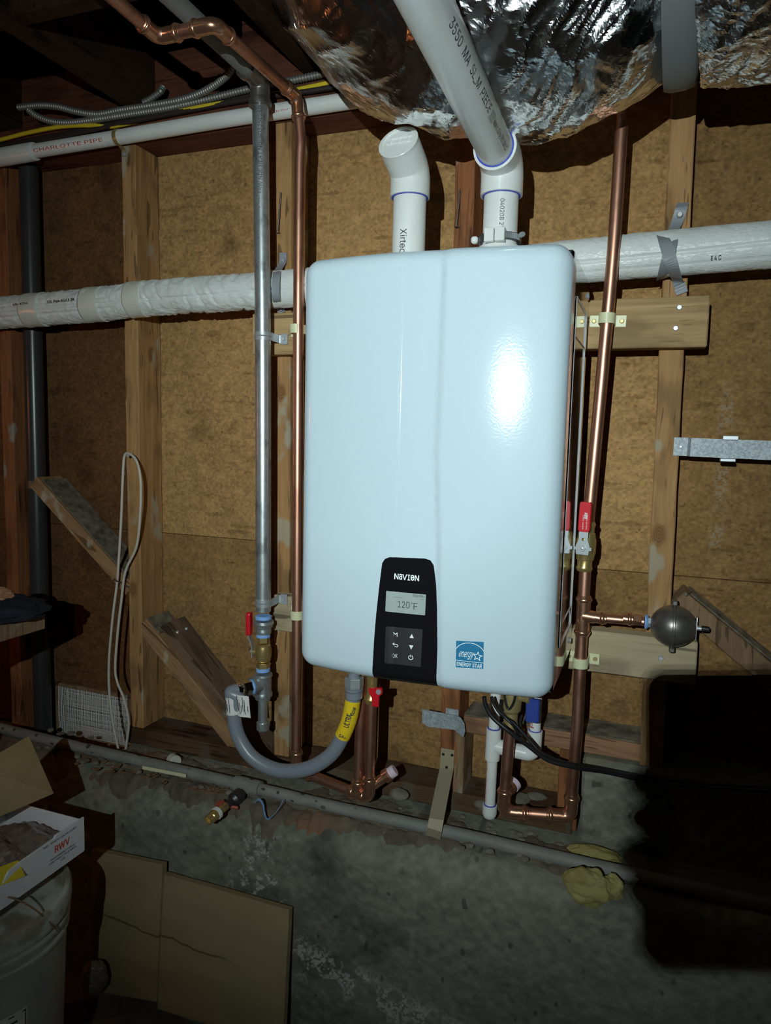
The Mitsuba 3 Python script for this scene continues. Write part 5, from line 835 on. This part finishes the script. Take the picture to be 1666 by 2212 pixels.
one('plastic_plug', lathe([(0, .0135), (0, .0145), (.022, .0145), (.024, .013)], V(*(-0.7107, -0.0450, -0.7380)), unit(V(.85, -.5, .1)), 24), 'wrap_tape', 'small cream plastic plug lying behind the sill pipe', 'plug')
one('stick', beam(V(*(-0.7397, -0.1180, -0.7327)), V(*(-0.6126, -0.1250, -0.7255)), .008, .004, V(0, 0, 1), .001), 'cream_plastic', 'thin pale strip of wood lying in front of the sill pipe', 'stick')
one('foam_lump', rough(lump(V(*(0.2880, -0.0500, -0.7522)) + V(0, 0, .004), V(.056, .016, .017), .35, 3.2, 3, 4), .002, 60, 1, .006), 'foam', 'low ragged lump of yellow foam on top of the sill pipe', 'foam', 40)
one('foam_lump', rough(lump(V(*(0.2833, -0.1650, -0.7432)), V(.043, .022, .034), .35, 3.2, 5, 4), .0025, 50, 2, .006), 'foam', 'round lump of yellow foam stuck on the concrete below the sill pipe', 'foam', 40)
one('foam_lump', rough(lump(V(*(0.3225, -0.1500, -0.7423)), V(.020, .014, .022), .35, 3.2, 6, 4), .002, 50, 3, .006), 'foam', 'small ragged lump of foam beside the round one', 'foam', 40)
def leaner(p, label):
    tl, tr, br, bl = [V(*q) for q in p]; n = unit(np.cross(tr - tl, bl - tl)); n = n if n[1] < 0 else -n; v = np.array([tl, tr, br, bl]); v = np.vstack([v, v - n * .016]); m = trimesh.convex.convex_hull(v)
    return one('plywood_panel', rough(m, .0012, 12, int(abs(tl[0]) * 90), .03), 'plywood', label, 'panel', 25)
leaner(((-0.8230, -0.1950, -0.9150), (-0.6256, -0.1950, -0.9038), (-0.6138, -0.2350, -1.1998), (-0.7950, -0.2350, -1.2296)), 'smaller yellowish plywood panel leaning on the foundation next to the pail')
leaner(((-0.6272, -0.1900, -0.9291), (-0.3102, -0.1900, -0.9310), (-0.2993, -0.2350, -1.2012), (-0.6115, -0.2350, -1.2168)), 'larger yellowish plywood panel leaning on the foundation, right of the smaller one')
# pail with lid, and the carton on it
PA = thing('pail', 'dirty white plastic pail with a lid standing on the dirt at the lower left', 'pail')
pc = V(-.760, -.545, -1.170); zr_ = -.792
add(PA + '__body', lathe([(0, .128), (.004, .132), (.30, .146), (.300, .151), (.306, .151), (.308, .147), (.322, .1475), (.322, .153), (.328, .153), (.330, .148), (.345, .148)], pc, UP, 80), 'pail', 40)
add(PA + '__lid', lathe([(.340, .149), (.340, .1545), (.350, .1565), (.372, .1565), (.377, .153), (.378, .146), (.368, .143), (.366, .02)], pc, UP, 80), 'pail_lid', 40)
lv_ = unit(V(.70, -.71, 0)); lr_ = .1405
lb_ = [(math.radians(a), z) for a in np.linspace(-34, 34, 24) for z in (.10, .225)]; a0_ = math.atan2(lv_[1], lv_[0])
def on_pail(a, z, o): r = .132 + .014 * (z - .004) / .296 + o; return pc + V(r * math.cos(a0_ + a), r * math.sin(a0_ + a), z)
vl = np.array([on_pail(a, z, .0006) for a, z in lb_]); i = np.arange(23) * 2; add(PA + '__label', M(vl, np.vstack([np.stack([i, i + 2, i + 3], 1), np.stack([i, i + 3, i + 1], 1)])), 'paper', True, label='worn paper label')
def pbox(a0, a1, z0, z1, o=.0009, n=8):
    vs = np.array([on_pail(a, z, o) for a in np.linspace(a0, a1, n) for z in (z0, z1)]); j = np.arange(n - 1) * 2; return M(vs, np.vstack([np.stack([j, j + 2, j + 3], 1), np.stack([j, j + 3, j + 1], 1)]))
rp = random.Random(8); pb = [pbox(-.58, .57, .219, .2215), pbox(.565, .58, .105, .2215)]
for r_ in range(9):
    a = -.52
    while a < .48:
        w_ = rp.uniform(.03, .16)
        if rp.random() < .75: pb.append(pbox(a, a + w_, .206 - r_ * .011, .206 - r_ * .011 + rp.uniform(.0015, .0055)))
        a += w_ + rp.uniform(.01, .05)
add(PA + '__print', cat(pb), 'print_dark', True, kind='stuff', label='faded black print')
BX = thing('carton', 'open white cardboard carton with a red logo lying on the pail', 'box')
cx, cz0, cz1 = -.648, (-0.6419, -0.4000, -0.7578)[2], (-0.6518, -0.4000, -0.6982)[2]; y0_, y1_ = -.95, -.402; cd = V(-.17, 0, 0); wl = .0035
fp = sg.Polygon([(0, 0), (.548, 0), (.548, .066), (.30, .066), (.296, .060), (.245, .060), (.235, .043), (.19, .041), (.175, .056), (.15, .060), (.075, .062), (.07, .066), (0, .066)])
add(BX + '__side_panel', plate(fp, V(cx, y1_, cz0), V(0, -1, 0), UP, wl), 'carton_white', False, label='printed front panel with notches')
add(BX + '__end_panel', box(cx - .20, cx - wl, y1_ - .002, y1_ + .0015, cz0, cz1, .0005), 'carton_white'); add(BX + '__base', box(cx - .20, cx, y0_, y1_, cz0 - .003, cz0, .0005), 'carton_white'); add(BX + '__back_panel', box(cx - .204, cx - .20, y0_, y1_, cz0, cz1, .0005), 'carton_white')
fl = V(cx - .06, y1_ + .004, cz1 - .004)
flp = [V(*(-0.7297, -0.4000, -0.6629)), V(*(-0.7959, -0.3950, -0.5582)), V(*(-0.7583, -0.5500, -0.5489)), V(*(-0.7638, -0.5500, -0.6633))]; m = trimesh.convex.convex_hull(np.vstack([flp, [q + V(.002, .003, .001) for q in flp]])); add(BX + '__flap', m, 'cardboard', 25, label='brown raised lid flap')
ov = lambda q: V(cx + .0004, q[0], q[1])
def otext(s_, h, y, z, w, rot=.0, m='print_dark', bold=False): 
    g = text(s_, h, .0004, bold, True, w); return add(BX + '__lettering', text_flat(g, V(cx + .0001, y, z), V(0, 1, rot), V(0, -rot, 1)), m, False)
otext('RWV', .0125, y1_ - .056, cz0 + .040, .036, 0, 'carton_red', True); otext('RED-WHITE VALVE CORP.', .0032, y1_ - .060, cz0 + .0565, .080); otext('20600 REGENCY CIRCLE', .0030, y1_ - .055, cz0 + .025, .060); otext('LAKE FOREST, CALIFORNIA', .0030, y1_ - .055, cz0 + .0185, .066); otext('U.S.A.', .003, y1_ - .055, cz0 + .012, .012); otext('PART 5595AB', .004, y1_ - .235, cz0 + .030, .035); otext('1/2" BRASS VALVE', .0035, y1_ - .235, cz0 + .022, .045)
rb_ = random.Random(5); yy = y1_ - .212; bars_ = []
while yy > y1_ - .24: w_ = rb_.choice((.0008, .0014, .002)); bars_.append(box(cx, cx + .0004, yy - w_, yy, cz0 + .004, cz0 + .014, .0001)); yy -= w_ + rb_.choice((.0008, .0014))
add(BX + '__bar_code', cat(bars_), 'print_dark', False)
def bagm():
    n = 46; u, v = np.meshgrid(np.linspace(0, 1, n), np.linspace(0, 1, n)); x = cx - .012 - .17 * u; y = y1_ - .015 - .42 * v; p = np.stack([x * 28, y * 28, x * 0], -1)
    z = cz0 + .012 + .055 * np.sin(math.pi * u) ** .6 * np.clip(np.sin(math.pi * (v * .9 + .06)), 0, 1) ** .5 + .035 * (meshkit.fbm(p, 3, 4) - .4); i, j = np.meshgrid(np.arange(n - 1), np.arange(n - 1), indexing='ij'); q = np.stack([i * n + j, i * n + j + 1, (i + 1) * n + j + 1, (i + 1) * n + j], -1).reshape(-1, 4)[:, ::-1]
    return M(np.stack([x, y, z], -1).reshape(-1, 3), np.vstack([q[:, [0, 1, 2]], q[:, [0, 2, 3]]]))
one('plastic_bag', bagm(), 'clear_bag', 'crumpled glossy plastic bag bulging out of the carton', 'bag', False)
one('packet', plate([(0, 0), (.06, .012), (.085, .010), (.09, -.012), (.0, -.03)], V(cx - .006, y1_ - .150, cz0 + .062), V(-.12, -1, -.05), V(-.5, 0, .86), .004), 'carton_yellow', 'yellow paper packet tucked inside the front of the carton', 'packet', False)
one('twig', tube(catmull([(-0.6751, -0.6000, -0.7298), (-0.6359, -0.5700, -0.7553), (-0.6108, -0.5500, -0.7846), (-0.6016, -0.5200, -0.8352)], 6), .0016, 8), 'wood_chip', 'thin brown twig across the rim of the pail', 'twig')
one('bottle', rough(lump(V(*(-0.7522, -0.2700, -1.1583)), V(.028, .026, .040), .22, 4, 9, 4), .003, 55, 4, .006), 'clear_bag', 'crushed clear plastic bottle between the pail and the plywood panel', 'bottle', False)
# workbench edge with cloths, lower left
k = thing('bench', 'rough timber bench end at the left edge', 'bench')
sy, sx = -.272, (-0.8668, -0.2720, -0.3542)[0]; sz1, sz0 = (-0.8661, -0.2720, -0.3336)[2], (-0.8675, -0.2720, -0.3748)[2]
add(k + '__plank', rough(box(sx - .26, sx, -1.1, sy, sz0, sz1, .002), .0012, 14, 4, .03), 'old_wood'); add(k + '__leg', rough(box(sx - .175, sx - .135, -.40, -.36, -1.26, sz0 - .0005, .002), .001, 14, 5, .04), 'red_wood'); add(k + '__leg', rough(box(sx - .24, sx - .20, -1.0, -.96, -1.26, sz0 - .0005, .002), .001, 14, 6, .04), 'red_wood')
def cloth(c, r, seed, m, label): 
    g = lump(V(0, 0, 0), V(1, 1, 1), .30, 4.5, seed, 4); g.vertices = g.vertices * r + c; g.vertices[:, 2] = np.maximum(g.vertices[:, 2], sz1 + .001); return one('cloth', g, m, label, 'cloth', 50)
cloth(V(sx - .045, sy - .07, sz1 + .008), V(.085, .085, .030), 3, 'dark_cloth', 'dark crumpled rag lying on the bench end'); cloth(V(sx - .072, sy - .068, sz1 + .036), V(.038, .045, .018), 7, 'tan_cloth', 'small tan crumpled rag on top of the dark one')
# ------------------------------------------------------------------ out of frame: head torch, phone and the hand that holds it, bare bulb
k = thing('head_torch', 'black head torch lit behind the camera', 'torch'); LP = LAMP - V(0, 0, HC)
ld = lampdir; add(k + '__housing', lathe([(-.034, .012), (-.032, .018), (-.006, .020), (.000, .0215), (.000, .0195), (-.003, .0185), (-.003, .0035)], LP, ld, 36), 'black_rubber')
lens = lathe([(0, .0052), (.0004, .0052)], LP - ld * .0029, ld, 24); key = add(k + '__lens', lens, 'print_white', False); scene[key]['emitter'] = {'type': 'area', 'radiance': {'type': 'rgb', 'value': (LED * FLOOD).tolist()}}
k = thing('light_bulb', 'warm bare bulb hanging out of frame to the left', 'light bulb'); BP = BULB - V(0, 0, HC)
key = add(k + '__glass', trimesh.creation.icosphere(subdivisions=3, radius=.02).apply_translation(BP), 'print_white', True); scene[key]['emitter'] = {'type': 'area', 'radiance': {'type': 'rgb', 'value': [WARM * 30, WARM * 9.5, WARM * 3.2]}}
add(k + '__socket', lathe([(.026, .014), (.028, .02), (.075, .02), (.078, .01)], BP, UP, 24), 'black_rubber'); add(k + '__cord', tube([BP + UP * .07, BP + V(.003, 0, .5), BP + UP * 1.12], .003, 8), 'black_rubber')
C0 = CAM - V(0, 0, HC); SH = (0.3591, 0.0890, -0.4085); tk = (-.010 - (LP - C0) @ FW) / ((V(*SH) - LP) @ FW); pcn = LP + (V(*SH) - LP) * tk + RT * .0383 - UV * .072
def rbx(c, h, r): 
    Q = [c + RT * (sx * (h[0] - r) + r * math.cos(a)) + UV * (sy * (h[1] - r) + r * math.sin(a)) + FW * (sz * h[2]) for sx in (-1, 1) for sy in (-1, 1) for sz in (-1, 1) for a in np.linspace(0, 2 * math.pi, 32, endpoint=False)]
    return trimesh.convex.convex_hull(np.array(Q))
k = thing('phone', 'dark phone held upright to take the picture, out of frame', 'phone'); add(k + '__body', rbx(pcn, V(.0383, .072, .0044), .011), 'phone_black')
def hand():
    def loc(x, y, z): return pcn + RT * x + UV * y - FW * z        # z towards the photographer
    def chain(pts, rad):
        ms = []
        for (a, ra), (b, rb) in zip(list(zip(pts, rad)), list(zip(pts[1:], rad[1:]))):
            ms.append(m3.Manifold.hull(m3.Manifold.sphere(ra, 20).translate(tuple(loc(*a))) + m3.Manifold.sphere(rb, 20).translate(tuple(loc(*b)))))
        return ms
    parts = []
    for y, l in ((.012, .73), (-.006, .74), (-.025, .84), (-.041, .72)):
        parts += chain([(.050, y - .012, -.012), (.016, y - .004, -.021), (-.034 * l, y, -.018), (-.0500 * l, y + .002, -.008), (-.0500 * l, y + .003, .005)], [.0115, .0100, .0085, .0068, .0062])
    parts += chain([(.062, -.040, -.004), (.056, -.010, .006), (.046, .018, .013), (.030, .034, .0135)], [.017, .0125, .0105, .009])
    for y in (.0, -.018, -.036, -.046): parts += chain([(.052, y - .006, -.012), (.082, -.050, -.006)], [.0125, .018])
    parts += chain([(.080, -.052, -.006), (.115, -.080, .004), (.190, -.150, .03), (.290, -.250, .06)], [.022, .026, .034, .040])
    m = m3.Manifold.batch_boolean(parts, m3.OpType.Add).refine_to_length(.006).to_mesh(); g = trimesh.Trimesh(m.vert_properties[:, :3], m.tri_verts, process=True); trimesh.smoothing.filter_taubin(g, iterations=12); return g
k = thing('person', 'right hand and forearm in a dark sleeve holding the phone, out of frame', 'person'); add(k + '__hand', hand(), 'skin', True)
def loc2(x, y, z): return pcn + RT * x + UV * y - FW * z
add(k + '__sleeve', sweep([loc2(.140, -.103, .012), loc2(.190, -.150, .03), loc2(.290, -.250, .06), loc2(.34, -.30, .08)], lambda i, n: circ((.041, .047, .054, .055)[min(i, 3)], 28)), 'dark_cloth', 50)
